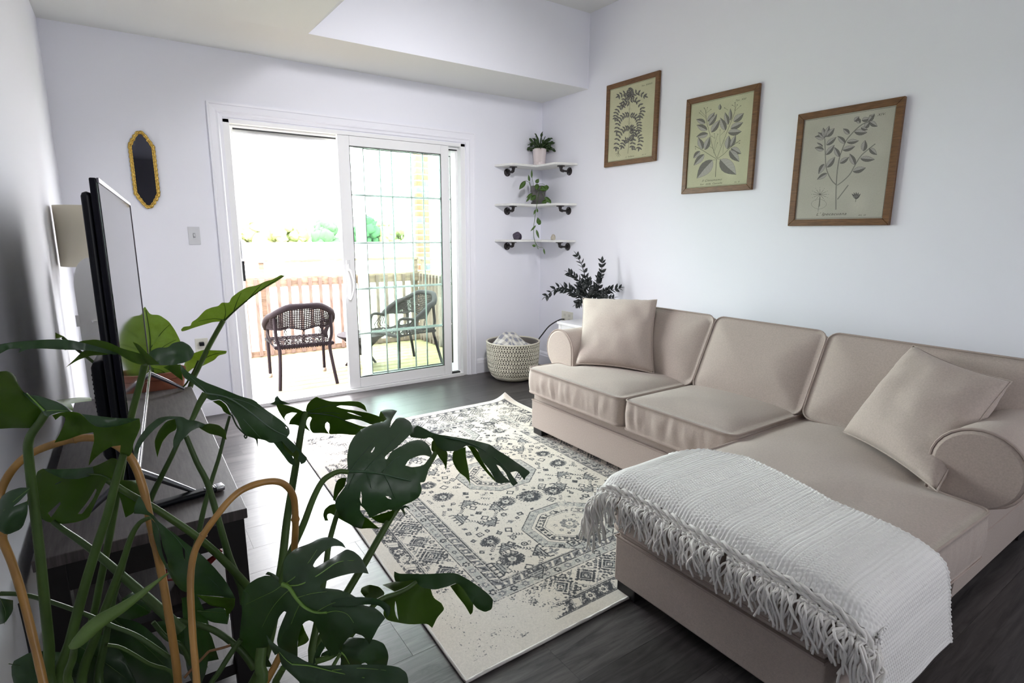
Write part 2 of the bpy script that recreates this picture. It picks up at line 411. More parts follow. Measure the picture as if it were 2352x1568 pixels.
# frame and housing added around the two fill lamps, both out of view
struct(boxes('added_window_frame', [(-1.66, -1.60, YB, YB+.05, .84, 2.16), (-.20, -.14, YB, YB+.05, .84, 2.16), (-1.66, -.14, YB, YB+.05, 2.10, 2.16), (-1.66, -.14, YB, YB+.06, .84, .90)], TRIM))
_c = Vector((-1.95, -2.6, 2.62)); _d = (Vector((-1.35, 0, .85))-_c).normalized(); _s = struct(tube('added_fill_spot', [_c-_d*.006, _c-_d*.012, _c-_d*.05, _c-_d*.15, _c-_d*.16], [.150, .152, .145, .10, .02], TRIM, None, 24))
tube('added_spot_stem', [_c-_d*.15, (-1.95, -2.66, 2.755)], .012, TRIM, _s, 8)
# baseboards
def baseboard(name, pts, nrm):
    """pts along wall, profile with cap moulding"""
    prof = [(0, 0), (.014, 0), (.014, .095), (.011, .105), (.011, .118), (.006, .130), (0, .136)]
    V = []; F = []; n = len(prof)
    for p in pts:
        for d, z in prof: V.append((p[0]+nrm[0]*d, p[1]+nrm[1]*d, z+.0005))
    for i in range(len(pts)-1):
        for j in range(n-1): F.append((i*n+j, i*n+j+1, (i+1)*n+j+1, (i+1)*n+j))
    F += [tuple(range(n)), tuple(reversed(range(n, 2*n)))]
    return struct(mesh(name, V, F, TRIM))
baseboard('baseboard_back', [(-.725, 0), (0, 0)], (0, -1)); baseboard('baseboard_back_left', [(XL, 0), (-2.757, 0)], (0, -1))
baseboard('baseboard_right', [(0, 0), (0, YB)], (-1, 0)); baseboard('baseboard_left', [(XL, 0), (XL, YB)], (1, 0))
# door casing: mitred moulded trim
def casing():
    t = struct(empty('trim_1', (0, 0, 0)))
    prof = [(0, .0), (0, .022), (.012, .022), (.016, .017), (.050, .014), (.062, .019), (.070, .012), (.088, .010), (.088, 0)]   # from outer edge inwards
    x0, x1, z1 = -2.755, -.729, 2.107
    for k, (A, B) in enumerate((((x0, 0), (x0, z1)), ((x0, z1), (x1, z1)), ((x1, z1), (x1, 0)))):
        V = []; F = []; n = len(prof)
        for d, h in prof:
            if k == 0: V += [(x0+d, -h, 0), (x0+d, -h, z1-d)]
            if k == 1: V += [(x0+d, -h, z1-d), (x1-d, -h, z1-d)]
            if k == 2: V += [(x1-d, -h, z1-d), (x1-d, -h, 0)]
        for i in range(n-1): F.append((2*i, 2*i+1, 2*i+3, 2*i+2))
        F += [tuple(2*i for i in range(n)), tuple(2*i+1 for i in reversed(range(n)))]
        o = mesh('casing_board', V, F, TRIM, t); bm = bmesh.new(); bm.from_mesh(o.data); bmesh.ops.recalc_face_normals(bm, faces=bm.faces); bm.to_mesh(o.data); bm.free()
casing()
# ------------------------------------------------------------------ sliding door
door = struct(empty('door_1'))
boxes('door_frame', [(-2.667, -2.625, 0, .15, 0, 2.012), (-.862, -.818, 0, .15, 0, 2.012), (-2.667, -.818, 0, .15, 1.985, 2.014),
                     (-2.64, -2.605, .045, .056, .03, 1.985), (-2.64, -2.612, .085, .15, .03, 1.985),
                     (-.885, -.862, .055, .062, .03, 1.985), (-2.63, -.86, .044, .05, 1.965, 1.985), (-2.63, -.86, .09, .15, 1.935, 1.99)], VINYL, door, .003)
boxes('sill', [(-2.63, -.86, -.012, .15, .0, .028), (-2.63, -.86, .044, .05, .028, .04), (-2.63, -.86, .092, .15, .028, .036)], VINYL, door, .002)
boxes('track_seal', [(-2.60, -.87, .051, .056, 1.955, 1.984), (-.972, -.888, .008, .05, .029, .04), (-2.6, -1.905, .05, .056, .029, .036)], RUBBER, door)
def leaf_panel(name, x0, x1, y0, y1, z0, z1, gx0, gx1, gz0, gz1, mx, mz):
    p = boxes(name, [(x0, gx0, y0, y1, z0, z1), (gx1, x1, y0, y1, z0, z1), (gx0, gx1, y0, y1, z0, gz0), (gx0, gx1, y0, y1, gz1, z1)], VINYL if y0 < .05 else GRID, door, .004)
    yc = (y0+y1)/2
    boxes('glazing_bead', [(gx0, gx0+.006, yc-.012, yc+.012, gz0, gz1), (gx1-.006, gx1, yc-.012, yc+.012, gz0, gz1), (gx0, gx1, yc-.012, yc+.012, gz0, gz0+.006), (gx0, gx1, yc-.012, yc+.012, gz1-.006, gz1)],
          mat('grey glazing bead', (.05, .055, .05), .5), p)
    box('glass_pane', gx0, gx1, yc-.009, yc-.006, gz0, gz1, GLASS, p); box('glass_pane', gx0, gx1, yc+.006, yc+.009, gz0, gz1, GLASS, p)
    for x in mx: tube('muntin', [(x, yc, gz0), (x, yc, gz1)], .0062, GRID, p, 8)
    for z in mz: tube('muntin', [(gx0, yc, z), (gx1, yc, z)], .0062, GRID, p, 8)
    return p
ps = leaf_panel('sliding_panel', -1.905, -.972, .006, .040, .030, 1.984, -1.815, -1.045, .113, 1.912, (-1.572, -1.312), (1.555, 1.19, .83, .47))
leaf_panel('fixed_panel', -1.765, -.862, .062, .096, .030, 1.984, -1.69, -.925, .115, 1.912, (-1.452, -1.178), (1.555, 1.19, .83, .47))
hb = boxes('handle_plate', [(-1.885, -1.855, -.004, .006, .76, 1.06)], mat('white enamel', (.78, .78, .79), .35), ps, .003)
tube('pull_handle', [(-1.870, -.004, .985), (-1.865, -.03, .98), (-1.852, -.045, .93), (-1.846, -.05, .88), (-1.852, -.045, .82), (-1.866, -.03, .765), (-1.872, -.004, .76)], .008, VINYL, ps, sm=4)
box('thumb_latch', -1.874, -1.864, -.012, -.004, .995, 1.03, mat('white enamel', (.8, .8, .8), .35), ps, .002)
box('strike_plate', -2.612, -2.604, .03, .044, 1.09, 1.23, CHROME, door, .001)
box('weather_latch', -2.616, -2.6, .022, .038, .93, 1.07, RUBBER, door, .003)

# ------------------------------------------------------------------ wall fittings
sw = thing('light_switch', (-2.897, 0, 1.185), 'white light switch plate on the wall left of the sliding door', 'switch')
box('plate', -2.931, -2.862, -.006, 0, 1.187, 1.303, SWITCHP, sw, .002)
box('toggle_frame', -2.903, -2.891, -.008, -.006, 1.232, 1.262, mat('switch shadow line', (.30, .30, .33), .5), sw)
box('toggle', -2.901, -2.893, -.016, -.006, 1.240, 1.258, SWITCHP, sw, .001); settle(sw)
ou = thing('wall_outlet', (-2.918, 0, .44), 'white wall outlet with a black plug, low on the wall left of the sliding door', 'outlet')
box('plate', -2.958, -2.879, -.006, 0, .437, .553, OUTP, ou, .002)
box('plug', -2.935, -2.905, -.04, -.006, .505, .530, BLACKP, ou, .004); settle(ou)
ou2 = thing('wall_outlet', (0, -.38, .45), 'almond double outlet plate on the picture wall below the corner shelves', 'outlet')
box('plate', -.006, 0, -.50, -.345, .455, .57, OUTP, ou2, .002)
for yy in (-.39, -.455):
    for zz in (.535, .495): box('socket', -.0085, -.006, yy-.014, yy+.014, zz-.012, zz+.012, mat('socket face', (.6, .59, .52), .4), ou2, .001)
settle(ou2)
cd = tube('extension_cable', [(-.01, -.39, .495), (-.05, -.37, .49), (-.14, -.34, .44), (-.20, -.31, .36), (-.235, -.29, .30), (-.27, -.25, .16), (-.26, -.2, .03), (-.2, -.22, .01)], .006, CORD, None, sm=6)
tag(cd, 'black power cord looping from the almond outlet down behind the woven basket', 'cord')
pst = thing('power_strip', (-.2, -.16, .0), 'black power strip on the floor between the basket and the sofa arm', 'power strip')
box('body', -.27, -.12, -.20, -.12, .002, .04, BLACKP, pst, .006); box('switch', -.25, -.23, -.175, -.15, .04, .045, REDP, pst); settle(pst)

# ------------------------------------------------------------------ raster canvas for flat print
class Canvas:
    def __init__(s, w, h, col): s.w = w; s.h = h; s.a = np.empty((h, w, 3), np.float32); s.a[:] = col
    def _bb(s, xs, ys, pad):
        x0 = max(int(min(xs)-pad), 0); x1 = min(int(max(xs)+pad)+2, s.w); y0 = max(int(min(ys)-pad), 0); y1 = min(int(max(ys)+pad)+2, s.h)
        if x1 <= x0 or y1 <= y0: return None
        yy, xx = np.mgrid[y0:y1, x0:x1]; return x0, x1, y0, y1, xx+.5, yy+.5
    def put(s, b, cov, col):
        x0, x1, y0, y1 = b[:4]; c = cov[..., None]; s.a[y0:y1, x0:x1] = s.a[y0:y1, x0:x1]*(1-c)+np.array(col, np.float32)*c
    def poly(s, P, col, al=1.):
        b = s._bb([p[0] for p in P], [p[1] for p in P], 2)
        if b is None: return
        ins = inpoly(P, b[4], b[5]); d = segdist(P, b[4], b[5]); cov = np.clip(.5+np.where(ins, d, -d), 0, 1)*al; s.put(b, cov, col)
    def line(s, P, w, col, al=1.):
        for p, q in zip(P, P[1:]):
            b = s._bb([p[0], q[0]], [p[1], q[1]], w+2)
            if b is None: continue
            ab = np.array(q, float)-p; l = ab@ab+1e-9; t = np.clip(((b[4]-p[0])*ab[0]+(b[5]-p[1])*ab[1])/l, 0, 1)
            d = np.hypot(b[4]-p[0]-t*ab[0], b[5]-p[1]-t*ab[1]); s.put(b, np.clip(w/2+.5-d, 0, 1)*al, col)
    def ring(s, x, y, r, w, col, al=1.):
        b = s._bb([x-r, x+r], [y-r, y+r], w+2)
        if b is None: return
        d = np.abs(np.hypot(b[4]-x, b[5]-y)-r); s.put(b, np.clip(w/2+.5-d, 0, 1)*al, col)
    def disk(s, x, y, r, col, al=1.):
        b = s._bb([x-r, x+r], [y-r, y+r], 2)
        if b is None: return
        s.put(b, np.clip(r+.5-np.hypot(b[4]-x, b[5]-y), 0, 1)*al, col)
    def image(s, name, flip=False):
        im = bpy.data.images.new(name, s.w, s.h); im.colorspace_settings.name = 'sRGB'
        px = np.ones((s.h, s.w, 4), np.float32); px[..., :3] = np.clip(s.a[::-1] if flip else s.a, 0, 1); im.pixels.foreach_set(px.ravel()); im.pack(); return im
def vnoise(w, h, cell, seed):
    g = np.random.RandomState(seed); gh = int(h/cell)+3; gw = int(w/cell)+3; a = g.rand(gh, gw)
    yy = np.arange(h)/cell; xx = np.arange(w)/cell; yi = yy.astype(int); xi = xx.astype(int); fy = (yy-yi)[:, None]; fx = (xx-xi)[None]
    fy = fy*fy*(3-2*fy); fx = fx*fx*(3-2*fx)
    A = a[yi][:, xi]; B = a[yi][:, xi+1]; C = a[yi+1][:, xi]; D = a[yi+1][:, xi+1]
    return (A*(1-fx)+B*fx)*(1-fy)+(C*(1-fx)+D*fx)*fy
def imgmat(name, im, rough=.9, bump=None, extra=None):
    M = bpy.data.materials.new(name); M.use_nodes = True; nt = M.node_tree; b = nt.nodes['Principled BSDF']
    t = nt.nodes.new('ShaderNodeTexImage'); t.image = im; t.extension = 'EXTEND'; nt.links.new(t.outputs[0], b.inputs['Base Color'])
    b.inputs['Roughness'].default_value = rough; b.inputs['Specular IOR Level'].default_value = .2
    if bump:
        tc = nt.nodes.new('ShaderNodeTexCoord'); n = nt.nodes.new('ShaderNodeTexNoise'); n.inputs['Scale'].default_value = bump[0]
        bp = nt.nodes.new('ShaderNodeBump'); bp.inputs['Strength'].default_value = bump[1]; bp.inputs['Distance'].default_value = bump[2]
        nt.links.new(tc.outputs['Object'], n.inputs['Vector']); nt.links.new(n.outputs['Fac'], bp.inputs['Height']); nt.links.new(bp.outputs[0], b.inputs['Normal'])
    return M
# ------------------------------------------------------------------ rug
def rug_image():
    S = 560; RW, RL = 1.60, 2.25; W, H = int(RW*S), int(RL*S)
    cream = (.845, .82, .79); dk = (.27, .275, .295); md = (.48, .48, .495); lt = (.69, .69, .68)
    c = Canvas(W, H, (0, 0, 0)); c.a[:] = 0      # draw ink amount in channel 0 (dark), 1 (mid)
    K = Canvas(W, H, cream); g = random.Random(3)
    def q(x, y): return (x*S, y*S)
    def rect(x0, y0, x1, y1, col, al=1): K.poly([q(x0, y0), q(x1, y0), q(x1, y1), q(x0, y1)], col, al)
    def frame(d, w, col, al=1):
        P = [q(d, d), q(RW-d, d), q(RW-d, RL-d), q(d, RL-d), q(d, d)]; K.line(P, w*S, col, al)
    def bandwalk(d, step, fn):
        """call fn(x,y,angle,i) along a rectangle inset by d"""
        i = 0
        for (x0, y0, x1, y1, a) in ((d, d, RW-d, d, 0), (RW-d, d, RW-d, RL-d, math.pi/2), (RW-d, RL-d, d, RL-d, math.pi), (d, RL-d, d, d, -math.pi/2)):
            L = math.hypot(x1-x0, y1-y0); n = max(1, round(L/step))
            for k in range(n):
                t = (k+.5)/n; fn(x0+(x1-x0)*t, y0+(y1-y0)*t, a, i); i += 1
    def T(x, y, a, P): ca, sa = math.cos(a), math.sin(a); return [q(x+u*ca-v*sa, y+u*sa+v*ca) for u, v in P]
    def diamond(x, y, r, col, a=0, w=None, k=1.):
        P = T(x, y, a, [(r, 0), (0, r*k), (-r, 0), (0, -r*k)])
        K.line(P+[P[0]], w*S, col) if w else K.poly(P, col)
    def sq(x, y, r, col, a=0, w=None):
        P = T(x, y, a, [(r, r), (-r, r), (-r, -r), (r, -r)])
        K.line(P+[P[0]], w*S, col) if w else K.poly(P, col)
    def flower(x, y, r, col, n=8, cen=cream):
        for k in range(n):
            t = 2*math.pi*k/n; K.disk(*q(x+r*.68*math.cos(t), y+r*.68*math.sin(t)), r*.3*S, col)
        K.ring(*q(x, y), r*.55*S, .004*S, col); K.disk(*q(x, y), r*.3*S, cen); K.disk(*q(x, y), r*.13*S, col)
    def comb(x, y, a, s, col, n=5):
        K.poly(T(x, y, a, [(-s, -s*.55), (s, -s*.55), (0, s*.6)]), (.62, .62, .62))
        for hh in (-.3, 0, .25): K.line(T(x, y, a, [(-s*(.5-hh*.8), s*hh), (s*(.5-hh*.8), s*hh)]), .004*S, dk)
        P = T(x, y, a, [(-s, -s*.55), (s, -s*.55), (0, s*.6)]); K.line(P+[P[0]], .006*S, col)
        for k in range(n):
            u = -s+2*s*k/(n-1); K.line(T(x, y, a, [(u, -s*.55), (u*1.05, -s*.95)]), .007*S, col)
        for k in (1, 2):
            for sg in (-1, 1):
                u = sg*s*(1-k*.33); v = -s*.55+s*1.15*k*.33; K.line(T(x, y, a, [(u, v), (u+sg*s*.28, v+s*.12)]), .006*S, col)
    def stepd(x, y, r, a=0, col=dk):
        sq(x, y, r, col, a+math.pi/4, .007); sq(x, y, r*.78, lt, a+math.pi/4); 
        sq(x, y, r*.62, col, a+math.pi/4, .008); sq(x, y, r*.36, cream, a+math.pi/4); sq(x, y, r*.3, col, a+math.pi/4, .006); K.disk(*q(x, y), r*.1*S, col)
        for k in range(20):
            t = 2*math.pi*k/20; m_ = 1.0/(abs(math.cos(t-a))+abs(math.sin(t-a))); K.disk(*q(x+r*1.55*m_*math.cos(t), y+r*1.55*m_*math.sin(t)), .0055*S, col)
    def hooks(x, y, a, n, s, col):
        for k in range(n):
            u = (k-(n-1)/2)*s; K.line(T(x, y, a, [(u-.3*s, -.006), (u+.2*s, 0), (u-.2*s, .008)]), .0045*S, col)
    def curl(x, y, r, col, a=0):
        K.ring(*q(x, y), r*S, .006*S, col); K.line(T(x, y, a, [(r, 0), (r*2.0, r*.4)]), .006*S, col); K.disk(*q(x, y), r*.4*S, col)
    def medall(x, y, r, a=0):
        flower(x, y, r, dk, 10, lt); K.ring(*q(x, y), r*.95*S, .005*S, md)
        for k in range(22):
            t = 2*math.pi*k/22; K.line([q(x+r*math.cos(t), y+r*math.sin(t)*.8), q(x+r*1.22*math.cos(t), y+r*1.22*math.sin(t)*.8)], .0055*S, dk)
        for sg in (-1, 1): K.line(T(x, y, a, [(sg*r*.2, r*.3), (sg*r*.9, r*.7), (sg*r*1.2, r*.3), (sg*r*.8, r*.1)]), .007*S, dk)
    # outer dark border with octagonal flowers
    for d in np.arange(.058, .106, .002): frame(d, .004, dk, .9)
    bandwalk(.082, .062, lambda x, y, a, i: (flower(x, y, .021, cream, 6, dk) if i % 3 else K.poly(T(x, y, a, [(-.03, -.02), (-.005, .022), (.03, .012), (.008, -.022)]), cream)))
    bandwalk(.082, .031, lambda x, y, a, i: K.line(T(x, y, a, [(-.006, -.018), (.006, .018)]), .003*S, md))
    frame(.053, .004, dk); frame(.110, .006, dk); frame(.118, .003, md)
    # wide band
    def wide(x, y, a, i):
        r = .036 if i % 2 == 0 else .028
        stepd(x, y, r, a)
        if i % 2 == 0:
            for k in range(26):
                t = 2*math.pi*k/26; m_ = 1.0/(abs(math.cos(t))+abs(math.sin(t))); K.disk(*q(x+.078*m_*math.cos(t+a), y+.078*m_*math.sin(t+a)), .0065*S, dk)
    bandwalk(.180, .128, wide)
    def tri(x, y, a, i):
        for sg in (-1, 1):
            for k in range(3):
                flower(x+math.sin(a)*sg*-.045+math.cos(a)*(k-1)*.03, y+math.cos(a)*sg*.045+math.sin(a)*(k-1)*.03, .0105 if k != 1 else .015, dk, 5)
            K.line(T(x, y, a, [(-.05, sg*.056), (0, sg*.012), (.05, sg*.056)]), .004*S, md)
    bandwalk(.180, .064, lambda x, y, a, i: tri(x, y, a, i) if i % 2 else None)
    frame(.246, .004, dk)
    # guard
    for d in np.arange(.252, .286, .002): frame(d, .003, lt, .9)
    bandwalk(.269, .050, lambda x, y, a, i: flower(x, y, .017, dk if i % 2 else md, 6) if i % 4 != 3 else sq(x, y, .007, dk, a, .004))
    frame(.291, .006, dk)
    bandwalk(.310, .048, lambda x, y, a, i: (K.poly(T(x, y, a, [(-.026, -.015), (.012, -.015), (.026, .015), (-.012, .015)]), md), K.line(T(x, y, a, [(-.02, -.012), (.02, .012)]), .005*S, dk), K.disk(*q(x, y), .007*S, dk if i % 2 else cream)))
    frame(.331, .007, dk); frame(.338, .002, md)
    # field
    cx = RW/2
    for cyy in (.505, 1.125, 1.745):
        def octo(rx, ry, w, col, al=1):
            P = [q(cx+sx*rx*u, cyy+sy*ry*v) for u, v, sx, sy in ((1, .42, 1, 1), (.42, 1, 1, 1), (.42, 1, -1, 1), (1, .42, -1, 1), (1, .42, -1, -1), (.42, 1, -1, -1), (.42, 1, 1, -1), (1, .42, 1, -1))]
            K.line(P+[P[0]], w*S, col, al); return P
        for k in np.linspace(.172, .205, 12): octo(k, k*.86, .005, lt, .9)
        octo(.208, .182, .005, dk); octo(.168, .146, .003, md); octo(.150, .130, .006, dk); octo(.120, .104, .006, dk); octo(.108, .092, .003, md)
        for k in range(30):
            t = 2*math.pi*k/30; m_ = .134/max(abs(math.cos(t)), abs(math.sin(t)), (abs(math.cos(t))+abs(math.sin(t)))/1.42)
            X, Y = cx+m_*math.cos(t), cyy+m_*.87*math.sin(t); (sq if k % 3 else diamond)(X, Y, .009, dk, t)
            m2 = m_*1.4; K.line([q(cx+m2*.95*math.cos(t), cyy+m2*.82*math.sin(t)), q(cx+m2*1.07*math.cos(t), cyy+m2*.93*math.sin(t))], .005*S, md); K.line([q(cx+m2*math.cos(t-.05), cyy+m2*.87*math.sin(t-.05)), q(cx+m2*math.cos(t+.05), cyy+m2*.87*math.sin(t+.05))], .004*S, md)
        flower(cx, cyy, .045, md, 8); 
        for k in range(8):
            t = 2*math.pi*(k+.5)/8; flower(cx+.068*math.cos(t), cyy+.058*math.sin(t), .011, md, 5)
    # diagonal lattices of combs between the medallions, both sides
    for cyy in (.815, 1.435, .40, 1.85):
        for sx in (-1, 1):
            X = cx+sx*.29
            if cyy in (.40, 1.85): X = cx+sx*.335
            diamond(X, cyy, .020, dk); sq(X+.0, cyy+.055, .013, dk, .7, .006); sq(X, cyy-.055, .013, dk, .7, .006)
            comb(X-.085, cyy, -math.pi/2, .046, dk); comb(X+.085, cyy, math.pi/2, .046, dk)
            comb(X, cyy-.115, math.pi, .044, dk); comb(X, cyy+.115, 0, .044, dk)
            for aa in (0, 1): hooks(X+.055*(1 if aa else -1), cyy-.06, .8 if aa else -.8, 5, .013, dk); hooks(X+.055*(1 if aa else -1), cyy+.06, -.8 if aa else .8, 5, .013, dk)
        diamond(cx, cyy if .5 < cyy < 1.7 else cyy, .024, dk) if .5 < cyy < 1.7 else None
        if .5 < cyy < 1.7:
            medall(cx, cyy, .055); medall(cx-.13, cyy+.02, .045, .6); medall(cx+.13, cyy-.02, .045, -.6); sq(cx-.06, cyy+.085, .014, dk, .78, .006); sq(cx+.07, cyy-.085, .016, dk, .4, .006); sq(cx+.07, cyy-.085, .007, dk, .4)
    for cyy in (.505, 1.125, 1.745):
        for sx in (-1, 1):
            medall(cx+sx*.36, cyy-.08, .042, .5*sx); medall(cx+sx*.37, cyy+.075, .036, -.5*sx); curl(cx+sx*.26, cyy-.02, .012, dk, sx); curl(cx+sx*.27, cyy+.05, .012, dk, 2); diamond(cx+sx*.255, cyy+.11, .018, dk, .3, .006); diamond(cx+sx*.25, cyy-.11, .02, dk, .3)
            sq(cx+sx*.31, cyy+.01, .015, dk, .5, .006)
            for k in range(8): K.disk(*q(cx+sx*(.25+.2*g.random()), cyy+(g.random()-.5)*.26), (.003+.004*g.random())*S, dk)
    g = random.Random(9)
    for k in range(1600):      # small filler motifs wherever the field is still bare
        X = .36+g.random()*(RW-.72); Y = .36+g.random()*(RL-.72); r_ = .008+.014*g.random()**2
        x0, x1, y0, y1 = [int(v*S) for v in (X-r_*1.35, X+r_*1.35, Y-r_*1.35, Y+r_*1.35)]
        if K.a[y0:y1, x0:x1, 0].min() < .7: continue
        q_ = g.randrange(6)
        if q_ == 0: diamond(X, Y, r_*1.2, dk, g.random()); K.disk(*q(X, Y), r_*.35*S, cream)
        elif q_ == 1: sq(X, Y, r_*.9, dk, g.random()*1.5, .006); K.disk(*q(X, Y), r_*.4*S, md)
        elif q_ == 2: flower(X, Y, r_*1.2, dk, 6)
        elif q_ == 3: curl(X, Y, r_*.6, dk, g.random()*6)
        elif q_ == 4: hooks(X, Y, g.random()*6, 4, .012, dk)
        else: K.poly(T(X, Y, g.random()*6, [(-r_, -r_*.4), (-r_*.2, -r_*.7), (r_, -r_*.2), (r_*.6, r_*.6), (-r_*.5, r_*.5)]), md); K.line(T(X, Y, g.random()*6, [(-r_, 0), (r_, 0)]), .006*S, dk)
    for (X, Y) in ((cx, .375), (cx, 1.875)):
        medall(X, Y, .045)
        for sx in (-1, 1): sq(X+sx*.085, Y, .02, dk, 0, .007); sq(X+sx*.085, Y, .009, dk); diamond(X+sx*.14, Y+.01, .02, dk); K.line([q(X+sx*.19-.02, Y), q(X+sx*.19+.02, Y)], .014*S, md); K.line([q(X+sx*.19, Y-.02), q(X+sx*.19, Y+.02)], .014*S, md)
    A = K.a
    # wear: patches rubbed back to the cream ground, with speckled edges
    n1 = (vnoise(W, H, .34*S, 5)*.42+vnoise(W, H, .15*S, 6)*.30+vnoise(W, H, .04*S, 8)*.28)*.8+.06
    fine = vnoise(W, H, .007*S, 9); fine2 = vnoise(W, H, .004*S, 11)
    yy, xx = np.mgrid[0:H, 0:W]; X = xx/S; Y = yy/S
    bias = np.zeros((H, W))
    def hot(x, y, r, k): 
        nonlocal bias; bias = bias+k*np.exp(-((X-x)**2+(Y-y)**2)/r**2)
    # places where the photograph shows the pile worn through (x from left edge, y from the near edge)
    hot(.05, .10, .16, .24); hot(.25, .18, .10, .16); hot(.10, .33, .13, .22); hot(.80, .56, .13, .20); hot(.75, .95, .22, .12); hot(.10, 1.9, .3, .16); hot(.05, 1.3, .22, .14); hot(.42, .12, .06, .10)
    wear = n1+bias
    keep = np.clip((.70-wear)/.22, 0, 1); mask = (fine*.6+fine2*.4 < keep*.75+.12).astype(np.float32)*(.25+.75*np.clip(keep*1.5, 0, 1)**.5)
    mask = np.where(keep > .98, .93+.07*fine2, mask)
    grain = vnoise(W, H, 2.6, 41)*.6+vnoise(W, H, 6.0, 42)*.4; mask = mask*np.where(grain > .36, 1., .35)
    A[:] = A*mask[..., None]+np.array(cream)*(1-mask[..., None])
    # stray ink specks
    sp = (fine2 > .86) & (fine > .60) & (n1 < .62) & (X > .06) & (X < RW-.06) & (Y > .06) & (Y < RL-.06)
    A[sp] = A[sp]*.35+np.array(dk)*.65
    warm = vnoise(W, H, .25*S, 21)[..., None]; A *= 1-.05*warm*np.array([0, .4, 1.0])
    A *= (.95+.07*vnoise(W, H, .0035*S, 31))[..., None]
    return K.image('rug_print')
RUGM = imgmat('rug pile', rug_image(), .95, (700, .5, .002))
rug = thing('area_rug', (-1.8, -1.98, 0), 'cream and slate distressed tribal pattern rug on the dark plank floor', 'rug')
def rug_mesh():
    NL = Vector((-2.612, -3.098, 0)); NR = Vector((-1.00, -3.083, 0)); FL = Vector((-2.545, -.848, 0)); FR = Vector((-.945, -.838, 0))
    nx, ny = 80, 112; V = []; F = []; UV = []
    for k, zz in ((0, .009), (1, .001)):
        for j in range(ny+1):
            for i in range(nx+1):
                u, v = i/nx, j/ny; p = (NL*(1-u)+NR*u)*(1-v)+(FL*(1-u)+FR*u)*v
                d = math.hypot((1-u)*1.6, (1-v)*2.25); c = max(0, .17-d)/.17
                lift = .055*c*c; p = p+Vector((-.035*c*c, -.02*c*c, 0))
                p.z = zz+lift+(.0015*noise.noise(Vector((u*9, v*12, 0))) if k == 0 else 0)+.0015*(k == 0); V.append(p); UV.append((u, v))
    q = (nx+1)*(ny+1)
    for j in range(ny):
        for i in range(nx):
            a = j*(nx+1)+i; F.append((a, a+1, a+nx+2, a+nx+1)); F.append((a+q, a+q+nx+1, a+q+nx+2, a+q+1))
    o = mesh('pile', V, F, RUGM, rug, True); uvl = o.data.uv_layers.new(name='uv')
    li = np.empty(len(o.data.loops), np.int32); o.data.loops.foreach_get('vertex_index', li)
    uvl.data.foreach_set('uv', np.array(UV, np.float32)[li].ravel())
    ring = [i for i in range(nx+1)]+[(nx+1)*j+nx for j in range(1, ny+1)]+[(nx+1)*ny+i for i in range(nx-1, -1, -1)]+[(nx+1)*j for j in range(ny-1, 0, -1)]
    tube('binding', [V[i]-Vector((0, 0, .004)) for i in ring], .0055, mat('rug binding', (.66, .63, .60), .9), rug, 6, True)
rug_mesh(); settle(rug)

# ------------------------------------------------------------------ sofa
sofa = thing('sectional_sofa', (-1.0, -2.6, .0), 'beige linen sectional sofa with rolled arms and a chaise end', 'sofa')
def seambox(name, x0, x1, y0, y1, z0, zs, z1, ins=.012):
    o = boxes(name, [(x0, x1, y0, y1, z0, zs), (x0+ins, x1, y0+ins*.6, y1-ins*.6, zs-.002, z1)], SOFA, sofa, .008)
    return o
b1 = seambox('base', -1.256, -.15, -3.04, -1.575, .055, .237, .292)
tube('piping', [(-1.257, -3.03, .237), (-1.257, -1.579, .237), (-.2, -1.574, .237)], .004, PIPE, b1, 6)
b2 = seambox('chaise_base', -1.965, -.15, -3.760, -3.032, .055, .222, .275)
tube('piping', [(-1.2, -3.031, .222), (-1.962, -3.031, .222), (-1.966, -3.758, .222), (-1.9, -3.761, .222), (-.3, -3.761, .222)], .004, PIPE, b2, 6)
cushion('seat_cushion', [(-1.295, -2.385), (-.66, -2.385), (-.66, -1.715), (-1.045, -1.715), (-1.045, -1.585), (-1.295, -1.575)], .298, .447, SOFA, sofa, r=[.04, .02, .02, .01, .04, .045], crown=.034, bulge=.009, pucker=.0055, seed=1)
cushion('seat_cushion', [(-1.290, -3.022), (-.66, -3.022), (-.66, -2.395), (-1.290, -2.395)], .295, .445, SOFA, sofa, r=.045, crown=.036, bulge=.009, pucker=.0055, seed=5)
cushion('chaise_cushion', [(-1.995, -3.820), (-1.145, -3.835), (-1.125, -3.655), (-.66, -3.655), (-.66, -3.032), (-1.995, -3.030)], .272, .425, SOFA, sofa, r=[.06, .035, .01, .02, .02, .05], crown=.036, bulge=.008, pucker=.003, seed=9, crownlen=.12)
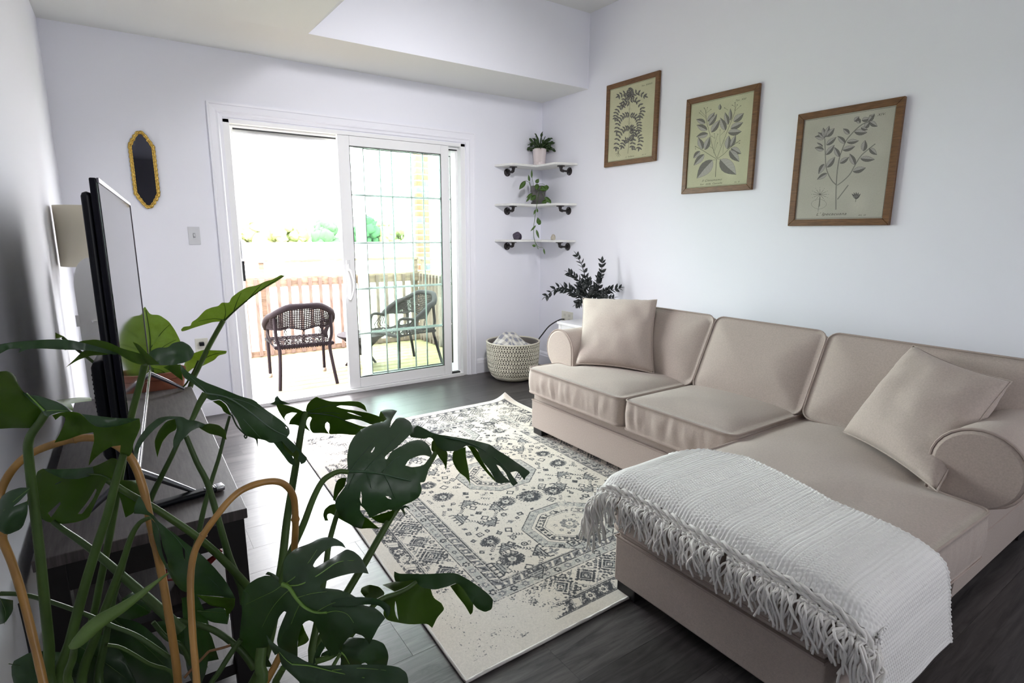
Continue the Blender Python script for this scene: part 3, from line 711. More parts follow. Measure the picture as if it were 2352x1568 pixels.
# back cushions: local x along -y world, local y up the slope, local z towards the room
def backc(y0, y1, seed, h=.418, lean=0., pk=.004):
    base = Vector((-.815, 0, .452)); up = Vector((.178+lean, 0, .365)).normalized(); X = Vector((0, -1, 0)); Z = X.cross(up).normalized()
    if Z.x > 0: Z = -Z
    M = Matrix(((X.x, up.x, Z.x, base.x), (X.y, up.y, Z.y, 0), (X.z, up.z, Z.z, base.z), (0, 0, 0, 1)))
    cushion('back_cushion', [(y0, 0), (y1, 0), (y1, h), (y0, h)], -.17, -.01, SOFA, sofa, M, r=.045, crown=.045, bulge=.004, pucker=pk, seed=seed, crownlen=.10, back=.0)
backc(1.73, 2.425, 11); backc(2.435, 3.035, 15); backc(3.045, 3.80, 19)
def arm(yin, yc, R_, yout, xf, xb, side):
    """rolled arm; side=+1 the far arm (outer towards +y)"""
    zc = .535; prof = [(yin, .06), (yin, zc-.03)]
    a0 = math.pi if side > 0 else 0
    for k in range(19):
        t = k/18; ang = math.pi-t*math.pi*1.28
        prof.append((yc+side*R_*math.cos(ang), zc+R_*math.sin(ang)))
    prof += [(yout+side*-.004, zc-.15), (yout, .30), (yout, .06)]
    n = len(prof); V = []; F = []; ins = .0
    for x, s in ((xf+.010, .985), (xf, .93)):
        pass
    rings = [(xf+.012, 0), (xf+.003, .004), (xf, .014)]
    cyy = sum(p[0] for p in prof)/n; czz = sum(p[1] for p in prof)/n
    xs = [xb]+[xb+(xf+.012-xb)*k/6 for k in range(1, 6)]
    for x in xs: V += [(x, p[0], p[1]) for p in prof]
    for x, d in rings:
        for p in prof:
            v = Vector((p[0]-yc, p[1]-max(.12, min(p[1], zc)))); l = v.length or 1; v = v/l
            V.append((x, p[0]-v.x*d, p[1]-v.y*d))
    k = len(xs)+3
    for i in range(k-1):
        for j in range(n): F.append((i*n+j, i*n+(j+1) % n, (i+1)*n+(j+1) % n, (i+1)*n+j))
    F.append(tuple(range(n))); F.append(tuple((k-1)*n+j for j in reversed(range(n))))
    o = mesh('arm', V, F, SOFA, sofa, True, 50); bm = bmesh.new(); bm.from_mesh(o.data); bmesh.ops.recalc_face_normals(bm, faces=bm.faces); bm.to_mesh(o.data); bm.free()
    tube('piping', [(xf+.006, p[0]+(p[0]-yc)*.01, p[1]+.002) for p in prof], .0048, PIPE, o, 6)
arm(-1.712, -1.582, .128, -1.548, -1.045, -.17, 1)
arm(-3.650, -3.775, .128, -3.762, -1.120, -.17, -1)
bm = bmesh.new(); addbox(bm, -.47, -.14, -3.765, -1.56, .06, .725, .045); soften(bmobj('back_frame', bm, SOFA, sofa), 1)
for (x0, y0) in ((-1.24, -1.66), (-1.95, -3.12), (-1.95, -3.75), (-.3, -1.66), (-.3, -3.75)):
    box('leg', x0, x0+.085, y0, y0+.085, .0115 if x0 < -1 and y0 > -3.1 else .001, .056, WOODLEG, sofa, .004)
settle(sofa)
# throw pillows
def throw(corners, thick, label, seed, flop=None):
    c = [Vector(q) for q in corners]; t = thing('throw_pillow', sum(c, Vector())/4-Vector((0, 0, .2)), label, 'pillow', 'beige throw pillows on the sofa')
    pillow('cover', c, thick, SOFA, t, seed, flop=flop); settle(t)
throw([at(1323, 836, z=.478), at(1502, 857, z=.478), at(1509, 688, x=-.665), at(1339, 684, x=-.725)], .15, 'beige square throw pillow standing upright against the far sofa arm', 2)
throw([at(1936, 991, z=.472), at(2152, 1128, z=.452), at(2324, 876, x=-.80), at(2098, 793, x=-.70)], .16, 'beige square throw pillow tilted on one corner beside the near rolled arm', 6)

# ------------------------------------------------------------------ blanket with fringe
blk = thing('throw_blanket', (-1.8, -3.4, .44), 'white chunky woven throw blanket with tasselled fringe draped over the chaise end', 'blanket')
def blanket():
    top = .479
    # path along the chaise (y, z): far hang, over the top, near hang
    path = [(-3.004, .36), (-3.006, .41), (-3.016, .445), (-3.045, .465), (-3.12, .478), (-3.4, .484), (-3.66, .480), (-3.765, .470), (-3.825, .452), (-3.858, .42), (-3.870, .36), (-3.876, .28), (-3.882, .18)]
    P = smoothpath([Vector((0, a, b)) for a, b in path], 6); P = resample([Vector((p.y, p.z)) for p in P], .0034, closed=False)
    ns = len(P); L = .0034*ns; nc = 220; V = []; F = []; lo = []
    def xf(y, s): return -2.028+.012*math.sin(s*9)
    for i, p in enumerate(P):
        s = i/(ns-1); t = Vector((P[min(i+1, ns-1)]-P[max(i-1, 0)])).normalized(); nn = Vector((-t.y, t.x)); nn = nn if nn.y > 0 or (p.y < .43 and nn.x*(1 if p.x > -3.4 else -1) > 0) else -nn
        if p.x < -3.8: nn = Vector((-abs(nn.x), nn.y if nn.y > 0 else -nn.y))
        # right border: narrow at the far side, wider in the middle
        y = p.x; xr = np.interp(-y, [3.0, 3.05, 3.10, 3.24, 3.40, 3.575, 3.82, 3.90], [-1.70, -1.665, -1.585, -1.535, -1.57, -1.625, -1.62, -1.60])
        if p.x < -3.84: xr += .5*(.452-p.y)*.45
        xl = xf(y, s)
        if p.x < -3.84: xl += (.452-p.y)*.20
        for j in range(nc+1):
            c = j/nc; x = xl+(xr-xl)*c; dz = 0
            ed = x-xl; dz = -.030*math.exp(-(ed/.016)**2)-.014*math.exp(-(ed/.05)**2)
            if p.y < .40: dz = 0
            # woven relief: pebbles, with bands of finer ribs
            S_ = i*.0034; C_ = c*.44
            band = .5+.5*math.sin(S_*2*math.pi/.155+.6*math.sin(C_*8)); fr = .0115
            a = math.sin(math.pi*S_/fr); b = math.sin(math.pi*C_/.0098+(0 if int(S_/fr) % 2 else math.pi/2))
            h = .0040*abs(a)**.8*(abs(b)**.9 if band > .22 else .45+.45*abs(b))
            bf = math.exp(-((c-0.012)/.020)**2)*(.005+.004*abs(a))+math.exp(-((1-c)/.012)**2)*.004
            wav = .004*noise.noise(Vector((S_*6, C_*7, 2)))
            hh = h+bf+wav+.004
            V.append((x, p.x+nn.x*hh, p.y+nn.y*hh+dz))
        lo.append(V[-(nc+1)])
    for i in range(ns-1):
        for j in range(nc):
            a = i*(nc+1)+j; F.append((a, a+nc+1, a+nc+2, a+1))
    o = mesh('woven_cloth', V, F, mat('white chunky yarn', (.88, .865, .845), .95, .1, bump=(450, .3, .001), sheen=.2), blk, True)
    # underside
    off = len(V)
    # rope edge + tassels
    LP = [Vector(v)+Vector((-.003, 0, -.003)) for v in lo[::3]]
    V2 = []; F2 = []; g = random.Random(5)
    rp = []
    for ph in (0, math.pi):
        for st in (0, 1):
            pts = [p+Vector((math.cos(k*.9+ph+st)*.004, 0, math.sin(k*.9+ph+st)*.005-.002-st*.013)) for k, p in enumerate(LP)]
            tube_vf(pts, .0050, 6, False, V2, F2)
    ntas = 56; tot = len(LP)
    for k in range(ntas):
        u = (k+.5)/ntas; p0 = LP[min(int(u*tot), tot-1)]+Vector((-.004, 0, -.012)); near = p0.z < .40 and p0.y < -3.8; far = p0.y > -3.05
        # knot
        kn = p0+Vector((-.006, 0, -.012 if not near else -.004))
        for st in range(3):
            a = st*2.1; tube_vf([kn+Vector((math.cos(a+q_)*.006, math.sin(a+q_)*.008, math.sin(q_*1.3)*.006)) for q_ in np.linspace(0, 5.5, 8)], .0034, 5, False, V2, F2)
        for st in range(7):
            ln = .062+g.random()*.062
            if far: ln *= 1.55
            if near: ln *= 1.25
            swy = (g.random()-.5)*1.25; P = [kn.copy()]; cur = kn+Vector(((g.random()-.5)*.012, (g.random()-.5)*.02, 0)); P.append(cur.copy())
            n_ = 9; ph = g.random()*6; g_ = g.random()*3.5; amp = .003+g.random()*.011; fx = -1.
            for q_ in range(1, n_+1):
                w_ = q_/n_
                cur = cur+Vector((-.0075*math.exp(-w_*4)*2 if q_ < 4 else .001, ln/n_*swy*.55*(1-w_*.5), -ln/n_*(.45 if q_ < 3 else 1)))
                cur2 = cur+Vector((math.sin(ph+w_*3.6)*amp*.7, math.cos(ph*1.7+w_*(3+g_)) * amp, 0))
                cur2.x = min(cur2.x, -2.018 if cur2.y < -3.03 and cur2.y > -3.85 else cur2.x)
                P.append(cur2)
            tube_vf(smoothpath(P, 2), [.0029+.0006*g.random()]*(len(P)*2-1), 5, False, V2, F2)
    f = mesh('fringe', V2, F2, ROPE, blk, True); f['kind'] = 'stuff'
    sol = o.modifiers.new('thickness', 'SOLIDIFY'); sol.thickness = .004; sol.offset = -1
blanket(); settle(blk)
# ------------------------------------------------------------------ framed botanical prints
INK = (.20, .20, .20); PAPER = (.78, .765, .665)
def picture(y0, y1, z0, z1, label, ox, oy, s, art, texts, papercol):
    """y0>y1 (left, right in the picture)"""
    t = thing('framed_print', (0, (y0+y1)/2, z0), label, 'picture', 'framed botanical prints on the wall')
    fw = .036; d0, d1 = -.022, -.001
    for (a, b, c, e) in ((y0, y1, z1, -1), (y0, y1, z0, 1)):   # top, bottom with mitred ends
        V = [(x, yy, zz) for x in (d0, d1) for (yy, zz) in ((a, c), (b, c), (b+fw, c+e*fw), (a-fw, c+e*fw))]
        o = mesh('frame_bar', V, [(0, 1, 2, 3), (7, 6, 5, 4), (0, 4, 5, 1), (1, 5, 6, 2), (2, 6, 7, 3), (3, 7, 4, 0)], FRAMEW, t)
    for (a, e) in ((y0, -1), (y1, 1)):
        V = [(x, yy, zz) for x in (d0, d1) for (yy, zz) in ((a, z1), (a+e*fw, z1-fw), (a+e*fw, z0+fw), (a, z0))]
        o = mesh('frame_bar', V, [(0, 1, 2, 3), (7, 6, 5, 4), (0, 4, 5, 1), (1, 5, 6, 2), (2, 6, 7, 3), (3, 7, 4, 0)], FRAMEW, t)
    for o in t.children:
        bm = bmesh.new(); bm.from_mesh(o.data); bmesh.ops.recalc_face_normals(bm, faces=bm.faces); bmesh.ops.bevel(bm, geom=bm.edges[:], offset=.0022, segments=1, affect='EDGES'); bm.to_mesh(o.data); bm.free()
    py0, py1, pz0, pz1 = y0-fw, y1+fw, z0+fw, z1-fw; W = 620; H = int(W*(pz1-pz0)/(py0-py1))
    C_ = Canvas(W, H, papercol)
    st = vnoise(W, H, 90, 3)[..., None]; C_.a *= .96+.06*st
    def U(p):
        v = at(ox+p[0]/s, oy+p[1]/s, x=-.014); return ((py0-v.y)/(py0-py1)*W, (pz1-v.z)/(pz1-pz0)*H)
    def leaf(b, tp, wd, sh=.42):
        b = np.array(b, float); tp = np.array(tp, float); ax = tp-b; l = np.hypot(*ax); nn = np.array((-ax[1], ax[0]))/max(l, 1e-6)
        prof = [(0, 0), (.08, .45), (.2, .8), (.38, 1), (.55, .95), (.72, .7), (.88, .32), (1, 0)]
        A = [b+ax*u+nn*wd/2*v for u, v in prof]; B = [b+ax*u-nn*wd/2*v for u, v in reversed(prof)]
        c1 = tuple(x*sh for x in (1.02, 1, .98)); c2 = tuple(x*(sh+.22) for x in (1.02, 1, .98))
        mid = [b+ax*u+nn*wd*.05*math.sin(3*u) for u in (0, .5, 1)]
        C_.poly([U(p) for p in A]+[U(p) for p in reversed(mid)], c1, .9); C_.poly([U(p) for p in B]+[U(p) for p in mid], c2, .9)
        C_.line([U(p) for p in A+B], 1.1, INK, .8); C_.line([U(p) for p in mid], 1.4, INK, .8)
        for u in (.2, .35, .5, .65, .8):
            w_ = np.interp(u, [q[0] for q in prof], [q[1] for q in prof])*wd/2*.85
            for sg in (-1, 1): C_.line([U(b+ax*(u-.07)), U(b+ax*(u+.06)+nn*sg*w_)], .9, INK, .35)
    art(C_, U, leaf)
    C_.line([(10, 12), (W-10, 12), (W-10, H-12), (10, H-12), (10, 12)], 1.8, INK, .85)
    sc = vnoise(W, H, 2.2, 17)[..., None]; C_.a *= (.975+.05*sc)
    im = C_.image('botanical_print', True); M = imgmat('print paper', im, .85, (180, .15, .001))
    V = [(-.014, py0+.004, pz0-.004), (-.014, py1-.004, pz0-.004), (-.014, py1-.004, pz1+.004), (-.014, py0+.004, pz1+.004)]
    o = mesh('paper', V+[(x+.004, y, z) for x, y, z in V], [(3, 2, 1, 0), (4, 5, 6, 7), (0, 1, 5, 4), (1, 2, 6, 5), (2, 3, 7, 6), (3, 0, 4, 7)], M, t)
    uv = o.data.uv_layers.new(name='uv'); co = [(0, 0), (1, 0), (1, 1), (0, 1)]*2
    for i, l in enumerate(o.data.loops): uv.data[i].uv = co[l.vertex_index]
    for (txt, fy, fz, size) in texts:
        cu = bpy.data.curves.new('lettering', 'FONT'); cu.body = txt; cu.size = size; cu.shear = .42; cu.space_character = 1.12; cu.extrude = .0001; cu.resolution_u = 3
        tmp = bpy.data.objects.new('tmp', cu); COL.objects.link(tmp); bpy.context.view_layer.update()
        me = bpy.data.meshes.new_from_object(tmp); bpy.data.objects.remove(tmp); me.materials.clear(); me.materials.append(mat('print ink', (.075, .07, .06), .9))
        lo = link(bpy.data.objects.new('lettering', me), t)
        lo.matrix_basis = Matrix(((0, 0, -1, -.0144), (-1, 0, 0, py0-(py0-py1)*fy), (0, .82, 0, pz0+(pz1-pz0)*fz), (0, 0, 0, 1)))
    settle(t)
def art3(C_, U, leaf):
    def st(P, w0): 
        PP = [tuple(v)[:2] for v in smoothpath([Vector((*p, 0)) for p in P], 4)]; C_.line([U(p) for p in PP], w0*.34, INK); C_.line([U(p) for p in PP], w0*.17, (.6, .6, .57))
    st([(570, 1325), (572, 1150), (575, 1060), (580, 980), (590, 880), (610, 770), (640, 680), (680, 590), (735, 520), (800, 455), (860, 410), (920, 385)], 17)
    st([(570, 1060), (530, 1020), (490, 950), (465, 870), (458, 760), (455, 650), (452, 570)], 15)
    st([(590, 1065), (650, 1020), (720, 950), (760, 880), (800, 810), (850, 740), (920, 680), (990, 625)], 15); st([(590, 1215), (640, 1150), (700, 1070)], 16)
    L = '450,560,345,545,55 450,560,380,500,48 450,555,435,450,50 455,550,500,430,55 470,545,555,455,58 470,635,575,550,52 440,685,345,665,52 465,740,555,635,54 475,875,560,765,60 445,840,385,945,55 475,940,370,1005,48 430,650,370,610,22 670,615,590,540,56 690,605,815,590,52 645,690,775,650,56 605,760,555,660,56 615,830,710,765,52 715,515,650,460,52 770,495,905,500,66 830,400,790,340,50 850,370,935,350,52 920,380,985,300,52 930,385,1015,435,58 880,450,930,390,55 840,450,910,470,40 770,380,820,330,45 865,700,885,585,66 930,670,1010,740,58 835,780,985,790,60 775,845,720,730,62 755,920,890,880,64'
    for q in L.split(): a = [float(v) for v in q.split(',')]; leaf(a[:2], a[2:4], a[4], .40)
    for k in range(12):
        a = 2*math.pi*k/12; C_.line([U((400, 1165)), U((400+75*math.cos(a), 1165+55*math.sin(a)))], 1.6, INK, .8); C_.disk(*U((400+92*math.cos(a), 1165+72*math.sin(a))), 1.8, INK, .7)
    P = [(388+82*math.cos(a), 1270+54*math.sin(a)*(1-.25*math.cos(a)**2)) for a in np.linspace(0, 2*math.pi, 40)]; C_.line([U(p) for p in P], 1.1, INK, .7)
    C_.poly([U(p) for p in ((396, 1190), (404, 1190), (398, 1290), (382, 1310))], (.4, .4, .38), .8); C_.line([U((385, 1300)), U((378, 1350))], 1.5, INK)
    for a in (-.7, -.35, 0, .35, .7): leaf((788, 1215), (788+70*math.sin(a), 1215-72*math.cos(a)), 20, .3)
    C_.line([U((786, 1215)), U((780, 1245))], 2.2, INK)
def art2(C_, U, leaf):
    def st(P, w0): C_.line([U(tuple(v)[:2]) for v in smoothpath([Vector((*p, 0)) for p in P], 4)], w0*.30, INK, .85)
    st([(485, 1305), (490, 1180), (500, 1070)], 14)
    for P in ([(500, 1060), (450, 930), (410, 740), (370, 590), (355, 440), (335, 400)], [(505, 1060), (560, 910), (630, 730), (690, 580), (740, 440), (742, 330)], [(490, 1065), (430, 1030), (320, 960), (220, 905)], [(510, 1065), (590, 1010), (680, 920), (800, 830)]): st(P, 9)
    for P in ([(450, 930), (380, 890), (300, 830)], [(460, 1000), (480, 850), (515, 745)], [(475, 960), (510, 860)], [(550, 900), (540, 800), (545, 690)], [(550, 760), (600, 710)], [(475, 800), (470, 740)], [(475, 800), (435, 770)], [(355, 470), (380, 395)], [(365, 520), (290, 440)], [(360, 470), (425, 420)], [(365, 540), (275, 465)], [(735, 430), (770, 360)], [(740, 440), (815, 372)], [(735, 380), (705, 365)], [(650, 430), (605, 400)], [(740, 850), (800, 865)], [(490, 1080), (450, 1085)], [(510, 1075), (550, 1072)], [(220, 905), (225, 940)], [(580, 1000), (600, 820)]): st(P, 5)
    for p in ((300, 830), (515, 745), (510, 860), (545, 690), (600, 710), (470, 740), (435, 770), (335, 400), (380, 395), (290, 440), (425, 420), (275, 465), (770, 360), (815, 372), (705, 365), (742, 330), (605, 400), (800, 865), (805, 830), (220, 905), (225, 940)): C_.disk(*U(p), 3.2, INK, .85)
    L = '445,1085,240,1325,150 545,1080,755,1275,175 380,575,475,460,60 400,630,505,480,70 430,720,540,560,78 350,600,235,550,70 375,690,240,625,80 385,740,235,780,75 315,940,260,790,78 345,950,410,780,78 280,970,195,1060,64 335,1010,200,1155,78 615,695,550,530,82 650,620,610,460,66 680,565,680,410,46 725,580,855,470,84 685,670,845,590,80 650,725,825,710,90 640,940,660,765,84 685,910,750,760,62 690,930,820,1000,92 670,960,795,1105,104 540,425,545,350,42'
    for q in L.split(): a = [float(v) for v in q.split(',')]; leaf(a[:2], a[2:4], a[4], .42)
def art1(C_, U, leaf):
    def st(P, w0): C_.line([U(tuple(v)[:2]) for v in smoothpath([Vector((*p, 0)) for p in P], 4)], w0*.3, INK, .85)
    st([(407, 1315), (425, 1100), (425, 900), (430, 700), (440, 480), (470, 350)], 12)
    B = [[(440, 480), (380, 425), (270, 470)], [(450, 470), (540, 415), (660, 465)], [(440, 525), (530, 530), (620, 660), (595, 770)], [(435, 580), (340, 580), (250, 690), (225, 800)], [(440, 500), (370, 500), (330, 620)],
         [(430, 740), (345, 760), (270, 850), (245, 995)], [(440, 745), (520, 770), (570, 870), (570, 975)], [(430, 940), (350, 960), (265, 1070), (235, 1240)], [(430, 980), (530, 1010), (595, 1100), (572, 1240)], [(425, 1145), (370, 1120), (320, 1215)], [(430, 1120), (480, 1090), (475, 1220)], [(430, 920), (490, 950), (490, 1050)], [(470, 350), (440, 400), (450, 460)]]
    for b in B:
        st(b, 4); P = [tuple(v)[:2] for v in smoothpath([Vector((*p, 0)) for p in b], 6)]; n = len(P)
        for k in range(1, n, 2):
            p = np.array(P[k]); d = p-np.array(P[k-1]); d = d/max(np.hypot(*d), 1e-6); nn = np.array((-d[1], d[0])); L = 56
            for sg in (-1, 1): leaf(p, p+d*L*.45+nn*sg*L*.8, 24, .30)
        p = np.array(P[-1]); leaf(p-d*10, p+d*50, 24, .30)
    for zz in (640, 700, 850, 900, 1090, 1140):
        for k in range(7): C_.disk(*U((430+((k*37) % 60-20), zz+k*6)), 2.6, INK, .6)
    for a in (-1.2, -.7, -.2, .3, .8, 2.4, 2.9, 3.4, 3.9): C_.line([U((265, 1300)), U((265+45*math.sin(a), 1300+70*math.cos(a)))], 2.6, INK, .8)
    for k in range(5): leaf((500, 1255), (500+34*math.cos(k*.9+3), 1255+24*math.sin(k*.9+3)), 12, .4)
picture(-.8565, -1.3924, 1.7959, 2.4142, 'smallest-looking walnut framed print with fine fern-like leaflets, farthest left above the sofa', 1380, 150, 6.533, art1,
        [("L' Indaco", .42, .030, .021), ('Tav. XXXIII.', .70, .925, .019), ('Alt. IV', .78, .032, .013)], (.76, .755, .635))
picture(-1.6458, -2.1865, 1.5456, 2.1697, 'middle walnut framed print of a branching stem with two broad lower leaves', 1560, 180, 5.805, art2,
        [("Il Cinnamomo", .27, .066, .024), ("fior  della  Cannella", .24, .027, .019), ('Tav. XIII', .72, .925, .019), ('Alt. III', .80, .026, .013)], (.745, .745, .635))
picture(-2.4447, -2.9863, 1.3203, 1.9475, 'walnut framed print of a three-branched woody sprig with a flower diagram, nearest the camera', 1800, 200, 4.75, art3,
        [("L' Ipecacuana", .26, .038, .027), ('Tav. XIV.', .72, .93, .020), ('Alt. III', .74, .026, .013)], (.70, .69, .645))
# ------------------------------------------------------------------ gilt mirror
def mirror():
    t = thing('wall_mirror', (-3.133, 0, 1.42), 'narrow gilt-framed mirror with scalloped ends on the wall above the television', 'mirror')
    half = [(0, .232), (.012, .231), (.020, .224), (.024, .214), (.032, .210), (.038, .200), (.040, .189), (.049, .184), (.055, .173), (.056, .163), (.064, .158), (.068, .148), (.068, .135)]
    pts = [(x, z) for x, z in half]+[(x, -z) for x, z in reversed(half)]; pts = pts+[(-x, z) for x, z in reversed(pts)][1:-1]
    cx, cz = -3.1345, 1.648; P = resample([Vector(p) for p in pts], .006); 
    sk = lambda p, sc: Vector((cx+p.x*sc+(-p.y)*.004, 0, cz+p.y*(1-(1-sc)*.32)))
    o = mesh('glass', [(v.x, -.010, v.z) for v in [sk(p, .80) for p in P]]+[(v.x, -.001, v.z) for v in [sk(p, .80) for p in P]], [tuple(range(len(P))), tuple(reversed(range(len(P), 2*len(P))))]+[(i, i+len(P), (i+1) % len(P)+len(P), (i+1) % len(P)) for i in range(len(P))], MIRROR, t)
    tube('frame_rim', [sk(p, .93)+Vector((0, -.010, 0)) for p in P], [.0082+.0016*math.sin(i*1.35) for i in range(len(P))], GOLD, t, 8, True)
    tube('frame_bead', [sk(p, .80)+Vector((0, -.011, 0)) for p in P], [.0042+.0012*math.sin(i*1.9) for i in range(len(P))], GOLD, t, 6, True)
    settle(t)
mirror()
# ------------------------------------------------------------------ corner shelves
def shelf(z, label):
    t = thing('corner_shelf', (0, 0, z-.06), label, 'shelf', 'white corner shelves on iron pipe brackets')
    out = [(0, 0), (-.522, 0), (-.515, -.03), (-.465, -.20), (-.205, -.195), (-.205, -.46), (-.03, -.512), (0, -.512)]
    V = [(x, y, z) for x, y in out]+[(x, y, z-.018) for x, y in out]; n = len(out)
    o = mesh('board', V, [tuple(range(n)), tuple(reversed(range(n, 2*n)))]+[(i, (i+1) % n, (i+1) % n+n, i+n) for i in range(n)], SHELFW, t)
    bm = bmesh.new(); bm.from_mesh(o.data); bmesh.ops.recalc_face_normals(bm, faces=bm.faces); bmesh.ops.bevel(bm, geom=bm.edges[:], offset=.0015, segments=1, affect='EDGES'); bm.to_mesh(o.data); bm.free()
    for k in (0, 1):
        def Q(a, b, c): return (a, b, c) if k == 0 else (b, a, c)
        w = -.387 if k == 0 else -.405; zz = z-.060; d = -.098; so = 0
        b = tube('pipe_bracket', [Q(w, -.006, zz), Q(w, d+.018, zz), Q(w, d+.005, zz+.004), Q(w, d, zz+.018), Q(w, d, z-.022)], .0085, PIPEM, t, 10)
        tube('elbow', [Q(w, d+.030, zz), Q(w, d+.016, zz), Q(w, d+.004, zz+.005), Q(w, d, zz+.018), Q(w, d, zz+.03)], [.0125, .0125, .0135, .0125, .0125], PIPEM, b, 12)
        for nm, A, Bn in (('wall_flange', Q(w, 0, zz), Q(0, -1, 0)), ('shelf_flange', Q(w, d, z-.0185), (0, 0, -1))):
            A = Vector(A); Bn = Vector(Bn); tube(nm, [A, A+Bn*.005, A+Bn*.007, A+Bn*.010, A+Bn*.022], [.034, .034, .030, .016, .0145], PIPEM, b, 20)
            u = Bn.orthogonal().normalized(); v_ = Bn.cross(u)
            for q in range(4):
                a = q*math.pi/2+.6; c = A+(u*math.cos(a)+v_*math.sin(a))*.024+Bn*.006; tube('screw', [c, c+Bn*.003], .004, CHROME, b, 8)
    settle(t)
shelf(1.865, 'topmost white corner shelf, holding the pale pink plant pot'); shelf(1.528, 'middle white corner shelf, holding the grey pot of trailing pothos'); shelf(1.214, 'lowest white corner shelf, holding the two mineral stones')
# ---- plants: generic little leaf
def leafvf(b, tp, wd, V, F, up=Vector((0, 0, 1)), curve=.15, n=7, cross=3, prof=None, twist=0):
    b = Vector(b); tp = Vector(tp); ax = tp-b; l = ax.length; a = ax.normalized(); s = a.cross(up)
    s = s.normalized() if s.length > 1e-3 else a.orthogonal().normalized()
    s = Matrix.Rotation(twist, 3, a) @ s
    nn = s.cross(a); o = len(V)
    for i in range(n+1):
        u = i/n; w = wd/2*(math.sin(math.pi*min(u*1.05, 1)**.8)**.8 if prof is None else prof(u))
        c = b+ax*u-nn*curve*l*(u*u)*1.0+nn*curve*l*u
        for j in range(-1, 2): V.append(c+s*w*j+nn*(abs(j)*w*.25))
    for i in range(n):
        for j in range(2): q = o+i*3+j; F.append((q, q+1, q+4, q+3))
    return V, F
def px_stem(P, t0, t1, rad, m, parent, name='stem', n=7):
    k = len(P); Q = [at(x, y, t=t0+(t1-t0)*i/max(k-1, 1)) for i, (x, y) in enumerate(P)]; return tube(name, Q, rad, m, parent, n, sm=4)
# Christmas cactus in pink pot
def cactus():
    t = thing('potted_cactus', (-.105, -.105, 1.866), 'Christmas cactus in a pale pink glazed pot on the top corner shelf', 'plant')
    cx, cy = -.108, -.108; z0 = 1.8665
    lathe('pot', [(.052, 0), (.055, .004), (.056, .030), (.054, .034), (.055, .038), (.063, .148), (.064, .150), (.060, .150), (.058, .135)], cx, cy, PINKPOT, t, 36, z0)
    lathe('soil', [(.0, .132), (.057, .132), (.057, .136), (0, .138)], cx, cy, SOIL, t, 20, z0)
    g = random.Random(4); V = []; F = []
    for k in range(46):
        a = g.random()*2*math.pi; el = .25+g.random()*1.1; p = Vector((cx+.03*math.cos(a), cy+.03*math.sin(a), z0+.14)); d = Vector((math.cos(a)*math.cos(el), math.sin(a)*math.cos(el), math.sin(el)))
        if (p.x+d.x*.1 > -.012) or (p.y+d.y*.1 > -.012): d.x -= .35; d.y -= .25
        for s in range(3+int(g.random()*2)):
            q = p+d*.030; leafvf(p, q, .017, V, F, curve=.05, n=4, prof=lambda u: .35+.9*math.sin(math.pi*u**1.1)**.6 if u < 1 else .4, twist=g.random()*2); p = q; d = (d+Vector((0, 0, -.30+.1*g.random()))).normalized()
            p.x = min(p.x, -.012); p.y = min(p.y, -.012)
    for (x, y) in ((1213, 333), (1281, 330), (1229, 307), (1246, 303), (1222, 318), (1268, 318)):
        e = at(x, y, t=5.02); b = Vector((cx, cy, z0+.14)); mid = (b+e)/2+Vector((0, 0, .035)); PP = smoothpath([b, mid, e], 4)
        for i in range(0, len(PP)-1, 2): leafvf(PP[i], PP[min(i+2, len(PP)-1)]+(PP[min(i+2, len(PP)-1)]-PP[i])*.2, .018, V, F, curve=.05, n=4, prof=lambda u: .4+.8*math.sin(math.pi*u)**.6, twist=i)
    o = mesh('foliage', V, F, CACT, t, True); o.modifiers.new('s', 'SOLIDIFY').thickness = .003; settle(t)
cactus()
